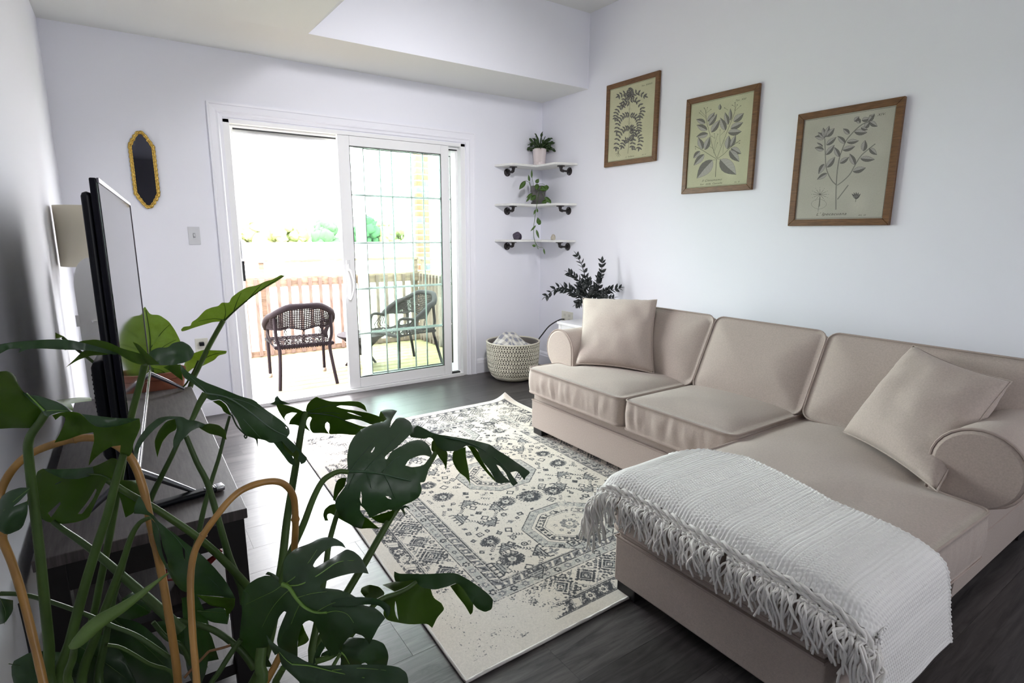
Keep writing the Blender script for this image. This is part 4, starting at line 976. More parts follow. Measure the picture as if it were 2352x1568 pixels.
def pothos():
    t = thing('potted_pothos', (-.14, -.14, 1.53), 'trailing pothos in a grey pot on the middle corner shelf, its vine hanging below', 'plant')
    cx, cy, z0 = -.135, -.135, 1.5295
    lathe('saucer', [(.058, 0), (.066, .004), (.068, .016), (.060, .018)], cx, cy, GREYPOT, t, 30, z0)
    lathe('pot', [(.050, .006), (.053, .010), (.066, .115), (.072, .118), (.074, .160), (.070, .162), (.066, .150)], cx, cy, GREYPOT, t, 36, z0); lathe('soil', [(.0, .148), (.066, .148), (.066, .150), (0, .152)], cx, cy, SOIL, t, 20, z0)
    T = 4.93; ox, oy, s = 1120, 290, 5.0565
    def A_(x, y, tt=T): return at(ox+x/s, oy+y/s, t=tt)
    for P in ([(535, 700), (525, 640), (512, 560), (513, 500)], [(495, 690), (480, 650), (440, 632)], [(565, 700), (570, 680), (620, 670), (660, 680), (680, 740)], [(500, 700), (485, 640)], [(600, 760), (560, 720)], [(640, 770), (660, 820), (690, 880)], [(520, 800), (480, 830)]):
        tube('stem', [A_(x, y) for x, y in P], .0018, POTH, t, 5, sm=3)
    vine = [(600, 740), (590, 800), (575, 870), (570, 930), (556, 1000), (545, 1090), (535, 1180), (535, 1260), (550, 1340), (575, 1400), (590, 1425)]
    vt = [5.0, 4.9, 4.80, 4.74]+[4.74]*7
    tube('vine', [A_(x, y, v) for (x, y), v in zip(vine, vt)], .0022, POTH, t, 6, sm=3)
    tube('vine', [A_(x, y, 4.74) for x, y in ((555, 1350), (590, 1400), (640, 1410), (655, 1430))], .0014, POTH, t, 5, sm=3)
    L = [((440, 632), (365, 735), .040), ((485, 640), (475, 560), .020), ((512, 600), (513, 497), .016), ((560, 660), (595, 608), .034), ((575, 665), (570, 740), .040), ((680, 680), (690, 745), .042), ((690, 720), (595, 735), .042), ((620, 690), (680, 750), .036), ((560, 800), (495, 860), .042), ((520, 780), (450, 830), .026), ((500, 810), (445, 880), .02), ((665, 820), (735, 890), .040), ((690, 865), (625, 890), .036), ((700, 840), (738, 895), .03),
         ((555, 965), (535, 1030), .014), ((580, 1000), (575, 950), .014), ((600, 1140), (580, 1055), .036), ((590, 1145), (618, 1090), .028), ((560, 1150), (497, 1220), .016), ((565, 1200), (598, 1305), .020), ((560, 1390), (515, 1380), .022), ((650, 1420), (665, 1490), .014)]
    for k, (b, e, w_) in enumerate(L):
        V = []; F = []; tt = T if b[1] < 930 else 4.74; leafvf(A_(*b, tt), A_(*e, tt-.01), w_, V, F, up=Vector((_f[0], _f[1], _f[2])), curve=.12, twist=math.pi/2*0); o = mesh('leaf', V, F, POTH, t, True); o.modifiers.new('s', 'SOLIDIFY').thickness = .001
    settle(t)
pothos()
def rock(name, c, r, sc, m, label, cat, seed, cut=None):
    bm = bmesh.new(); bmesh.ops.create_icosphere(bm, subdivisions=4, radius=1)
    for v in bm.verts:
        v.co *= 1+.14*noise.noise(v.co*1.3+Vector((seed, 0, 0)))+.04*noise.noise(v.co*5)
        if cut and v.co.dot(cut) > .45: v.co -= cut*(v.co.dot(cut)-.45)
        v.co = Vector((v.co.x*sc[0], v.co.y*sc[1], v.co.z*sc[2]))*r
        if v.co.z < -r*sc[2]*.75: v.co.z = -r*sc[2]*.75
        v.co += Vector(c)
    o = bmobj(name, bm, m, None, True, 50); tag(o, label, cat, 'stones on the lowest corner shelf'); return o
rock('amethyst_stone', (-.352, -.115, 1.2145+.75*.04), .04, (1.1, .8, 1.0), AMETH, 'dark purple amethyst stone on the lowest corner shelf', 'stone', 3, Vector((-.75, -.6, .25)).normalized())
rock('crystal_stone', (-.115, -.335, 1.2145+.75*.026), .026, (.8, .8, 1.15), CRYST, 'small pale crystal point on the lowest corner shelf', 'stone', 8)

# ------------------------------------------------------------------ side table with ZZ plant
st = thing('side_table', (-.2, -1.03, 0), 'small white side table in the corner behind the sofa arm', 'table')
box('table_top', -.375, -.025, -1.36, -.73, .530, .552, VINYL, st, .003); boxes('apron', [(-.36, -.04, -.755, -.74, .47, .53), (-.36, -.345, -1.345, -.745, .47, .53), (-.36, -.04, -1.35, -1.335, .47, .53)], VINYL, st)
for x in (-.365, -.07):
    for y in (-1.35, -.77): box('leg', x, x+.03, y, y+.03, .0005, .53, VINYL, st, .002)
settle(st)
def zz():
    t = thing('potted_zz_plant', (-.19, -1.02, .553), 'dark-leaved ZZ plant in a white pot on the side table in the corner', 'plant')
    cx, cy, z0 = -.172, -1.02, .5535
    lathe('pot', [(.06, 0), (.085, .01), (.115, .07), (.122, .12), (.112, .165), (.10, .175), (.095, .172), (.10, .15)], cx, cy, WHITEPOT, t, 40, z0); lathe('soil', [(0, .15), (.10, .15), (.10, .152), (0, .155)], cx, cy, SOIL, t, 20, z0)
    ox, oy, s = 1240, 560, 5.225; g = random.Random(2); T = 4.47
    def A_(x, y, tt=T): return at(ox+x/s, oy+y/s, t=tt)
    base = Vector((cx, cy, z0+.15))
    stems = [([(560, 640), (550, 440), (505, 260), (440, 140)], 4.47), ([(600, 640), (680, 500), (735, 370), (748, 210)], 4.50), ([(550, 600), (500, 500), (430, 400), (350, 350)], 4.40), ([(540, 640), (440, 600), (340, 540), (210, 530), (75, 630)], 4.33),
             ([(640, 650), (740, 600), (830, 560), (960, 530)], 4.50), ([(600, 640), (590, 520), (575, 440)], 4.40), ([(520, 650), (400, 590), (270, 560)], 4.42), ([(620, 650), (700, 560), (700, 400)], 4.52), ([(640, 670), (760, 670), (880, 650)], 4.48), ([(520, 660), (480, 700), (450, 720)], 4.40), ([(590, 650), (640, 560), (690, 510)], 4.43), ([(540, 620), (480, 570), (460, 520)], 4.45), ([(600, 660), (660, 620), (770, 650)], 4.42), ([(570, 640), (520, 560), (500, 470)], 4.43)]
    for si, (P, tt) in enumerate(stems):
        Q = [base+Vector((g.random()-.5, g.random()-.5, 0))*.06]+[A_(x, y, tt) for x, y in P]; Q = smoothpath(Q, 6); sm_ = tube('stem', Q, [.0055*(1-.7*i/len(Q)) for i in range(len(Q))], ZZL, t, 6)
        n = len(Q); V = []; F = []
        for i in range(int(n*.38), n, 2):
            d = (Q[min(i+1, n-1)]-Q[i-1]).normalized(); side = d.cross(Vector((_f[0], _f[1], _f[2]))).normalized()
            for sg in (-1, 1):
                ln = .058*(1-.25*i/n)*(.85+.3*g.random()); dr = (d*.75+side*sg*.8+Vector((0, 0, .15))+Vector(((g.random()-.5)*.5, (g.random()-.5)*.5, 0))).normalized(); leafvf(Q[i], Q[i]+dr*ln, ln*.52, V, F, up=Vector((g.random()-.5, -.6, .7)), curve=.1, n=5, twist=(g.random()-.5)*1.2)
        dr = (Q[-1]-Q[-3]).normalized(); leafvf(Q[-1], Q[-1]+dr*.045, .02, V, F)
        o = mesh('leaf_spray', V, F, ZZL, t, True); o.modifiers.new('s', 'SOLIDIFY').thickness = .0012
    settle(t)
zz()
# ------------------------------------------------------------------ basket
def basket():
    cx, cy = -.545, -.335
    t = thing('woven_basket', (cx, cy, 0), 'round cream openwork rope basket on the floor in the corner by the sliding door', 'basket')
    def rad(z): return np.interp(z, [0, .02, .05, .10, .20, .30, .345], [.135, .165, .195, .218, .228, .232, .232])
    zs = [0, .004, .02, .05, .10, .15, .20, .25, .30, .335]
    lathe('lining', [(0, .004)]+[(rad(z)-.010, z+.002) for z in zs]+[(rad(.3)-.022, .333), (rad(.2)-.024, .12), (0, .10)], cx, cy, BASKI, t, 40)
    V = []; F = []; nr = 8; zr = [.050+k*.0355 for k in range(nr+1)]
    for z in [.008, .020, .034]+zr:
        P = [(cx+rad(z)*math.cos(a)*(1+.003*math.sin(a*30)), cy+rad(z)*math.sin(a)*(1+.003*math.sin(a*30)), z) for a in np.linspace(0, 2*math.pi, 64, endpoint=False)]; tube_vf(P, .0042, 5, True, V, F)
    m_ = 58
    for k in range(nr):
        for i in range(m_):
            for hs in (0, 1):
                a0 = 2*math.pi*(i+.5*(k % 2))/m_; a1 = a0+(hs-.5)*2*math.pi/m_*.92; aa = (a0, a1)
                za, zb = zr[k], zr[k+1]; P = [(cx+rad(z)*math.cos(a), cy+rad(z)*math.sin(a), z) for a, z in ((a0, za), (a0*.35+a1*.65, za*.45+zb*.55), (a1, zb))]; tube_vf(P, .0040, 5, False, V, F)
    for k in range(150):
        a = 2*math.pi*k/150; z = .01; P = [(cx+rad(q)*1.01*math.cos(a+q), cy+rad(q)*1.01*math.sin(a+q), q) for q in (.006, .02, .045)]; tube_vf(P, .0042, 4, False, V, F)
    o = mesh('woven_cords', V, F, BASKW, t, True); o['kind'] = 'stuff'
    for z, r_ in ((.338, .0075),): tube('rim', [(cx+rad(z)*math.cos(a), cy+rad(z)*math.sin(a), z) for a in np.linspace(0, 2*math.pi, 64, endpoint=False)], r_, BASKW, t, 8, True)
    settle(t)
    # plaid blanket
    PL_ = bpy.data.materials.new('plaid fleece'); PL_.use_nodes = True; nt = PL_.node_tree; b = nt.nodes['Principled BSDF']; b.inputs['Roughness'].default_value = .95; b.inputs['Specular IOR Level'].default_value = .1
    tc = nt.nodes.new('ShaderNodeTexCoord'); vals = []
    for ax in (0, 1):
        w_ = nt.nodes.new('ShaderNodeTexWave'); w_.wave_type = 'BANDS'; w_.bands_direction = 'XY'[ax]; w_.inputs['Scale'].default_value = .62; w_.inputs['Distortion'].default_value = 0; nt.links.new(tc.outputs['UV'], w_.inputs['Vector'])
        r_ = nt.nodes.new('ShaderNodeValToRGB'); r_.color_ramp.elements[0].position = .42; r_.color_ramp.elements[1].position = .55; nt.links.new(w_.outputs['Fac'], r_.inputs[0]); vals.append(r_)
    ad = nt.nodes.new('ShaderNodeMath'); ad.operation = 'ADD'; nt.links.new(vals[0].outputs[0], ad.inputs[0]); nt.links.new(vals[1].outputs[0], ad.inputs[1])
    md = nt.nodes.new('ShaderNodeMath'); md.operation = 'MULTIPLY'; md.inputs[1].default_value = .5; nt.links.new(ad.outputs[0], md.inputs[0])
    cr = nt.nodes.new('ShaderNodeValToRGB'); cr.color_ramp.elements[0].color = (.30, .31, .36, 1); cr.color_ramp.elements[1].color = (.80, .79, .74, 1); e = cr.color_ramp.elements.new(.5); e.color = (.60, .59, .55, 1)
    nt.links.new(md.outputs[0], cr.inputs[0]); nt.links.new(cr.outputs[0], b.inputs['Base Color'])
    n = 60; V = []; F = []; UV = []
    for j in range(n+1):
        for i in range(n+1):
            u = i/n*2-1; v = j/n*2-1; r = math.hypot(u, v); k = min(1, 1/max(r, 1e-6)*max(abs(u), abs(v))) if r > 0 else 1
            x = u*.185*k; y = v*.185*k; rr = math.hypot(x, y)/.20
            z = .315+.095*math.exp(-((x+.085)**2+(y-.02)**2)/.0065)+.085*math.exp(-((x-.035)**2+(y-.02)**2)/.0055)+.012*noise.noise(Vector((x*9, y*9, 1)))+.016*abs(noise.noise(Vector((x*14+y*8, y*7, 5))))-.03*rr**3
            V.append((cx+x-.008, cy+y, z)); UV.append((u*1.6+.25*noise.noise(Vector((x*8, y*8, 7))), v*1.6+.25*noise.noise(Vector((x*8, y*8, 3)))))
    for j in range(n):
        for i in range(n): a = j*(n+1)+i; F.append((a, a+1, a+n+2, a+n+1))
    o = mesh('plaid_blanket', V, F, PL_, None, True); uv = o.data.uv_layers.new(name='uv'); li = np.empty(len(o.data.loops), np.int32); o.data.loops.foreach_get('vertex_index', li); uv.data.foreach_set('uv', np.array(UV, np.float32)[li].ravel())
    sb = o.modifiers.new('s', 'SOLIDIFY'); sb.thickness = .012; tag(o, 'white and grey plaid blanket bundled in the woven basket', 'blanket')
basket()
# ------------------------------------------------------------------ television stand and television
ts = thing('television_stand', (-3.32, -2.1, 0), 'black framed television stand with a weathered grey wood top and two shelves', 'cabinet')
SX0, SX1, SY0, SY1 = -3.535, -3.095, -2.785, -1.34; ZS = .55
box('top', SX0, SX1, SY0, SY1, ZS-.028, ZS, STANDW, ts, .002)
boxes('apron', [(SX0+.01, SX1-.012, SY0+.012, SY0+.03, ZS-.10, ZS-.03), (SX0+.01, SX1-.012, SY1-.03, SY1-.012, ZS-.10, ZS-.03), (SX1-.03, SX1-.012, SY0+.01, SY1-.01, ZS-.10, ZS-.03), (SX0+.01, SX0+.03, SY0+.01, SY1-.01, ZS-.10, ZS-.03)], STANDB, ts)
for z in (.30, .09):
    box('shelf', SX0+.01, SX1-.045, SY0+.05, SY1-.02, z-.02, z, STANDW, ts, .002)
    box('shelf_rail', SX0+.01, SX1-.03, SY0+.02, SY0+.055, z-.03, z+.004, STANDB, ts); box('shelf_rail', SX0+.01, SX1-.03, SY1-.05, SY1-.02, z-.03, z+.004, STANDB, ts)
for x, y in ((SX0+.005, SY0+.008), (SX1-.06, SY0+.008), (SX0+.005, SY1-.06), (SX1-.06, SY1-.06)): box('leg', x, x+.052, y, y+.052, .0005, ZS-.028, STANDB, ts, .002)
settle(ts)
tv = thing('television', (-3.29, -2.05, ZS), 'large black flat television seen edge-on, standing on the grey wood stand', 'television')
N_ = Vector((-3.326, -2.715, 0)); Fa = Vector((-3.252, -1.375, 0)); dv = (Fa-N_).normalized(); nv = Vector((dv.y, -dv.x, 0)); ln = (Fa-N_).length
TM = Matrix(((dv.x, nv.x, 0, N_.x), (dv.y, nv.y, 0, N_.y), (0, 0, 1, 0), (0, 0, 0, 1)))   # local x along, y towards room, z up
zb, zt = .648, 1.388
def tbox(name, a, b, c, d, e, f, m, par, bev=0): return box(name, a, b, c, d, e, f, m, par, bev, M=TM)
body = tbox('body', 0, ln, -.016, -.002, zb, zt, BEZEL, tv, .003)
tbox('screen', .008, ln-.008, -.002, .0005, zb+.014, zt-.010, SCREEN, tv)
bm = bmesh.new(); addbox(bm, .0, ln, -.002, .003, zt-.010, zt, .0008, TM); addbox(bm, ln-.007, ln, -.002, .003, zb, zt, .0008, TM); bmobj('bezel', bm, CHROME if 0 else mat('pewter bezel', (.16, .15, .17), .3, metal=.7), tv)
bm = bmesh.new(); addbox(bm, 0, ln, -.002, .004, zb, zb+.014, .001, TM); bmobj('lower_bezel', bm, CHROME, tv)
bm = bmesh.new(); addbox(bm, .006, ln-.006, -.036, -.014, zb+.01, zt-.030, .010, TM); soften(bmobj('rear_casing', bm, BLACKP, tv), 1)
bm = bmesh.new(); addbox(bm, .12, ln-.12, -.075, -.034, zb+.03, zb+.30, .018, TM); rc = soften(bmobj('rear_housing', bm, BLACKP, tv), 1)
for k in range(9): tbox('vent_slat', .14, ln-.14, -.074, -.0765, zb+.26-k*.012, zb+.264-k*.012, BEZEL, rc)
for a in (.10, ln-.02):
    ap = TM @ Vector((a, -.012, zb+.005)); 
    for s_, dx in ((.125, 0), (-.125, 0)):
        e = TM @ Vector((a-.0, s_, ZS+.007)); o = tube('foot', [ap, ap.lerp(e, .5)+Vector((0, 0, .002)), e], [.011, .009, .006], mat('dark silver foot', (.20, .20, .22), .3, metal=.8), tv, 6)
settle(tv)
rm = thing('remote_control', (-3.21, -2.61, ZS), 'slim black remote control with a silver end lying on the television stand', 'remote')
a = at(352, 1163, z=ZS+.008); b = at(514, 1116, z=ZS+.008); d = (b-a).normalized(); s_ = Vector((-d.y, d.x, 0)); RM = Matrix(((d.x, s_.x, 0, a.x), (d.y, s_.y, 0, a.y), (0, 0, 1, ZS), (0, 0, 0, 1))); L = (b-a).length
box('body', 0, L-.022, -.016, .016, .001, .017, BLACKP, rm, .006, M=RM); box('silver_end', L-.024, L, -.016, .016, .001, .017, CHROME, rm, .005, M=RM); box('button', L-.05, L-.042, -.005, .005, .017, .019, CHROME, rm, M=RM)
settle(rm)
# red object and cables on the stand's lower shelf
rd = thing('red_watering_can', (-3.27, -2.60, .301), 'small red plastic watering can on the upper shelf of the television stand', 'watering can')
lathe('body', [(.035, 0), (.038, .003), (.034, .06), (.028, .068), (.024, .066)], -3.235, -2.62, REDP, rd, 24, .3015); tube('spout', [(-3.205, -2.62, .325), (-3.165, -2.62, .35), (-3.15, -2.62, .365)], [.012, .007, .006], REDP, rd, 8)
tube('handle', [(-3.262, -2.62, .355), (-3.29, -2.62, .35), (-3.29, -2.62, .32), (-3.266, -2.62, .315)], .004, REDP, rd, 8); settle(rd)
for k, P in enumerate(([(-3.55, -2.86, .50), (-3.535, -2.93, .40), (-3.545, -2.95, .25), (-3.50, -2.92, .12), (-3.45, -2.9, .008)], [(-3.40, -2.83, .48), (-3.37, -2.86, .35), (-3.38, -2.86, .2), (-3.40, -2.88, .008)])):
    tag(tube('black_cable', P, .005, CORD, None, 6, sm=5), ['thick black cable hanging against the left wall behind the monstera', 'black cable dropping from the near end of the television stand'][k], 'cable', 'cables by the television stand')

# ------------------------------------------------------------------ lamp, arched board behind the television
lp = thing('floor_lamp', (-3.42, -.86, 0), 'floor lamp with a cream drum shade in the corner behind the television', 'lamp')
cx, cy = -3.418, -.86
lathe('base', [(0, 0), (.10, 0), (.10, .012), (.02, .022), (.012, .03), (0, .03)], cx, cy, BLACKP, lp, 30, .0005); tube('pole', [(cx, cy, .03), (cx, cy, 1.12)], .009, BLACKP, lp, 10)
V = []; F = []; n = 48
for r_, z in ((.134, 1.105), (.134, 1.39), (.131, 1.39), (.131, 1.105)):
    for j in range(n): V.append((cx+r_*math.cos(2*math.pi*j/n), cy+r_*math.sin(2*math.pi*j/n), z))
for i in range(4):
    for j in range(n): F.append((i*n+j, i*n+(j+1) % n, ((i+1) % 4)*n+(j+1) % n, ((i+1) % 4)*n+j))
mesh('lamp_shade', V, F, SHADE, lp, True, 40); tube('shade_ring', [(cx+.13*math.cos(a), cy+.13*math.sin(a), 1.11) for a in np.linspace(0, 6.283, 24, endpoint=False)], .002, BLACKP, lp, 5, True)
for a in (0, 2.1, 4.2): tube('spoke', [(cx, cy, 1.115), (cx+.13*math.cos(a), cy+.13*math.sin(a), 1.11)], .0015, BLACKP, lp, 5)
settle(lp)
ab = thing('arched_panel', (-3.43, -1.16, 0), 'white arch-topped board with a small knob, half hidden behind the television', 'panel')
pts = [(-3.492, .0005), (-3.36, .0005), (-3.36, 1.03)]+[(-3.426+.066*math.cos(a), 1.03+.125*math.sin(a)) for a in np.linspace(0, math.pi, 14)][1:]
o = prism('board', pts, 'y', -1.17, -1.152, VINYL); o.parent = ab
lathe('knob', [(0, 0), (.010, 0), (.012, .008), (0, .012)], -3.435, -1.172, VINYL, ab, 14, .865); box('hinge', -3.503, -3.488, -1.172, -1.15, .85, .90, VINYL, ab); settle(ab)
# ------------------------------------------------------------------ balcony
dk = struct(empty('deck', (0, 0, -.06)))
bx = {}
for k in range(16):
    o = box('deck_board', -4.2, .5, .0, .136, 0, .03, DECKW, dk, .003) if k == 0 else link(bpy.data.objects.new('deck_board', bx['d']), dk)
    bx['d'] = o.data; o.location = (0, .155+k*.141, -.06)
settle(dk)
for o in dk.children: o.matrix_parent_inverse = Matrix()
dk.location = (0, 0, 0)
def railing(label, A, B, n, top, nm):
    A = Vector(A); B = Vector(B); d = (B-A); L = d.length; d.normalize(); s_ = Vector((-d.y, d.x, 0))
    M_ = Matrix(((d.x, s_.x, 0, A.x), (d.y, s_.y, 0, A.y), (0, 0, 1, 0), (0, 0, 0, 1))); t = thing('balcony_railing', A, label, 'railing', 'pine railings of the balcony')
    box('top_board', 0, L, -.02, .02, .70, .805, RAILW, t, .003, M=M_); box('cap_rail', -.03, L+.03, -.02, .05, .955, .985, RAILW, t, .003, M=M_)
    box('bottom_board', 0, L, -.02, .03, -.04, .03, RAILW, t, .003, M=M_)
    for k in range(3):
        x = L*(.0+k/2*.97); box('post', x, x+.05, .0, .05, -.03, .955, RAILW, t, .003, M=M_)
    first = None
    for k in range(n):
        x = .04+(L-.10)*k/(n-1)
        if first is None: first = box('baluster', 0, .034, -.045, -.012, -.02, .79, PICKW, t, .002); first.data.transform(M_.to_3x3().to_4x4())
        o = first if k == 0 else link(bpy.data.objects.new('baluster', first.data), t)
        o.location = M_ @ Vector((x, 0, 0))
    settle(t)
railing('pine balcony railing running parallel to the house beyond the chairs', (-3.9, 1.99, 0), (-.30, 1.99, 0), 33, .98, 'a')
railing('pine side railing closing the right end of the balcony', (-.34, 1.95, 0), (-.34, .35, 0), 19, .98, 'b')
# brick pier
pier = thing('brick_pier', (-.05, 2.2, -.03), 'white-jointed red brick pier at the right corner of the balcony', 'pillar')
box('mortar_core', -.275, -.13, 2.13, 2.54, -.3, 2.7, mat('mortar', (.75, .74, .70), .9), pier)
BR = [mat('red brick', (.16, .045, .02), .9, bump=(60, .4, .004)), mat('grey glazed brick', (.06, .075, .08), .8), mat('orange brick', (.20, .08, .035), .9, bump=(60, .4, .004))]
g = random.Random(12); brm = {}
for c in range(36):
    for k in range(4):
        x = -.28+(c % 2)*-.10+k*.205; a = max(x, -.282); b = min(x+.195, -.125)
        if b-a < .03: continue
        key = (round(b-a, 3), g.choice((0, 0, 2, 1, 2)))
        if key not in brm: o = box('brick', 0, b-a, 0, .09, 0, .06, BR[key[1]], pier, .003); brm[key] = o.data
        else: o = link(bpy.data.objects.new('brick', brm[key]), pier)
        o.location = (a, 2.118, .02+c*.0725)
box('glare_white_slab', -.125, .30, 2.11, 2.56, -.3, 2.7, mat('white wall and glare', (.85, .85, .83), .9), pier, .003); settle(pier)  # white slab stands in for the brick face washed out by glare
# wicker armchairs
def armchair():
    t = thing('wicker_armchair', (0, 0, 0), 'brown wicker armchair', 'chair', 'wicker armchairs on the balcony')
    zs = .36; V = []; F = []
    # local: facing +y, back at y=0; legs
    def back(u, v):   # u -1..1 around, v 0..1 up
        a = u*1.9; rx = .27; ry = .26; x = rx*math.sin(a)*(1+.04*v); y = ry*(1-math.cos(a))*.95+.03-(.05*v if abs(u) < .6 else 0)
        zt_ = .70-.24*max(0, abs(u)-.22)**1.15*1.2; lo_ = max(zs+.13, zt_-.21*(1-.45*abs(u)));  return Vector((x, y-.05*v, lo_+(zt_-lo_)*v))
    n = 54; m_ = 12
    for j in range(m_+1): tube_vf([back(-1+2*i/n, j/m_)+Vector((0, .003*(-1)**(i+j), 0)) for i in range(n+1)], .0058, 4, False, V, F)
    for i in range(n+1): tube_vf([back(-1+2*i/n, j/m_)+Vector((0, .003*(-1)**(i+j+1), 0)) for j in range(m_+1)], .0045, 4, False, V, F)
    o = mesh('woven_back', V, F, WICKER, t, True); o['kind'] = 'stuff'
    tube('top_rail', [back(-1+2*i/30, 1) for i in range(31)], .026, WICKG, t, 8); tube('lower_rail', [back(-.62+1.24*i/20, 0) for i in range(21)], .009, WICKG, t, 6)
    for u in (-.30, 0, .30):
        p = back(u, 0); q = Vector((p.x*.9, .10, zs)); V = []; F = []
        for sg in (-1, 1): tube_vf([p.lerp(q, k/6)+Vector((sg*.014*math.cos(k*math.pi/1.5), 0, 0)) for k in range(7)], .004, 4, False, V, F)
        mesh('back_strand', V, F, WICKER, t, True)
    p = back(0, .5)
    for u in (-.07, .07):
        pass
    V = []; F = []
    for k in range(19):
        x = -.215+.43*k/18
        tube_vf([(x+.03*math.sin(q*.9+k), .05+.44*q/12, zs+.004*(-1)**(q+k)) for q in range(13)], .0035, 4, False, V, F)
    for k in range(15):
        y = .05+.44*k/14; tube_vf([(-.225+.45*q/12, y, zs+.004*(-1)**(q+k+1)) for q in range(13)], .003, 4, False, V, F)
    o = mesh('woven_seat', V, F, WICKER, t, True); o['kind'] = 'stuff'
    tube('seat_rim', [(-.235, .04, zs-.01), (.235, .04, zs-.01), (.25, .50, zs-.01), (-.25, .50, zs-.01)], .016, WICKG, t, 8, True)
    V = []; F = []
    for k in range(24): x = -.22+.44*k/23; tube_vf([(x, .035, zs-.03), (x+.012*(-1)**k, .028, zs), (x+.02*(-1)**k, .035, zs+.012)], .005, 4, False, V, F)
    mesh('seat_braid', V, F, WICKER, t, True)
    for sx in (-1, 1):
        tube('leg', [back(sx*.5, .85), (sx*.225, .03, .44), (sx*.205, .035, .34), (sx*.215, -.005, .18), (sx*.235, -.05, 0.0)], .0145, WICKG, t, 8, sm=4)
        lg = tube('leg', [back(sx*.97, .6), (sx*.235, .45, .50), (sx*.24, .47, .36), (sx*.24, .475, .2), (sx*.24, .48, .03)], .0145, WICKG, t, 8, sm=4)
        lathe('foot_cap', [(0, 0), (.018, .004), (.021, .018), (.016, .034), (0, .036)], sx*.24, .48, FOOTC, lg, 12, 0)
    V = []; F = []
    for sx in (-1, 1):
        for k in range(5):
            tube_vf([back(sx*(.80+.04*k), .5), (sx*.245, .30+.03*k, zs+.04), (sx*.24, .25+.04*k, zs)], .006, 4, False, V, F)
    mesh('arm_support', V, F, WICKER, t, True)
    return t
c1 = armchair(); c1['label'] = 'brown wicker armchair with its back to the door, seen through the open left half'
c2 = copy_tree(c1); c2['label'] = 'brown wicker armchair turned sideways, seen through the glass panel'
c1.location = (-2.10, .52, -.03); c1.rotation_euler = (0, 0, math.radians(-4))
c2.location = (-.84, .86, -.03); c2.rotation_euler = (0, 0, math.radians(102))
wt = thing('wicker_side_table', (-1.52, 1.1, -.03), 'low brown wicker side table between the balcony chairs, mostly hidden by the door stile', 'table')
lathe('top', [(0, .30), (.22, .30), (.235, .31), (.235, .325), (0, .33)], -1.45, .98, WICKG, wt, 28, -.03); lathe('skirt', [(.20, .30), (.10, .20), (.05, .12), (.045, .12), (.095, .20)], -1.45, .98, WICKER, wt, 24, -.03)
for a in (.4, 2.5, 4.6): tube('leg', [(-1.45+.06*math.cos(a), .98+.06*math.sin(a), .12), (-1.45+.17*math.cos(a), .98+.17*math.sin(a), -.03)], .012, WICKG, wt, 8)
settle(wt)
# ground, trees
gr = struct(mesh('ground', [(-90, .16, -3.2), (120, .16, -3.2), (120, 160, -3.2), (-90, 160, -3.2)], [(0, 1, 2, 3)], GROUND))
TREES = [mat('pale green foliage', (.16, .20, .07), .9), mat('mid green foliage', (.035, .085, .036), .95, .1), mat('yellow green foliage', (.22, .24, .10), .9)]
trs = [(4.0, 40, 5.9, 1.5, 2, 'pale yellow-green tree at the left end of the far tree line'), (6.3, 42, 5.0, 1.4, 2, 'low pale tree second from the left in the far tree line'), (8.2, 43, 5.2, 1.3, 0, 'washed-out tree just left of the darkest tree in the far line'), (9.6, 40, 5.3, 1.1, 1, 'darkest green tree of the far line, left of the door stile'),
       (12.7, 40, 5.6, 1.5, 1, 'mid green tree of the far line seen just right of the door stile'), (14.6, 40, 5.3, 1.2, 0, 'pale green tree of the far line seen through the middle of the glass'), (17.2, 42, 5.5, 1.6, 2, 'yellowish tree at the right end of the far tree line')]
nb = thing('garden_wall', (8, 30, -3.2), 'long low white wall in front of the far tree line', 'wall')
box('wall_slab', -12, 40, 30, 30.3, -3.2, .62, mat('white wall and glare', (.85, .85, .83), .9), nb); box('coping', -12, 40, 29.9, 30.4, .62, .70, mat('white wall and glare', (.85, .85, .83), .9), nb); settle(nb)
for k, (x, y, h, r_, mi, lab) in enumerate(trs):
    t = thing('tree', (x, y, -3.2), lab, 'tree', 'trees beyond the balcony')
    bm = bmesh.new(); g = random.Random(k)
    for q in range(60):
        a = g.random()*6.28; rr = r_*g.random()**.5*.85; zz_ = g.random(); c = Vector((x+rr*math.cos(a)*(1.1-zz_*.7), y+rr*math.sin(a), -3.2+h*(.35+.62*zz_)))
        rs = bmesh.ops.create_icosphere(bm, subdivisions=2, radius=.22+g.random()*.35)
        for v in rs['verts']: v.co = v.co*(1+.7*noise.noise(v.co*4+c))+c
    bmobj('crown', bm, TREES[mi], t, True); tube('trunk', [(x, y, -3.2), (x, y, -3.2+h*.6)], [.22, .12], mat('bark', (.15, .11, .08), .9), t, 8); settle(t)
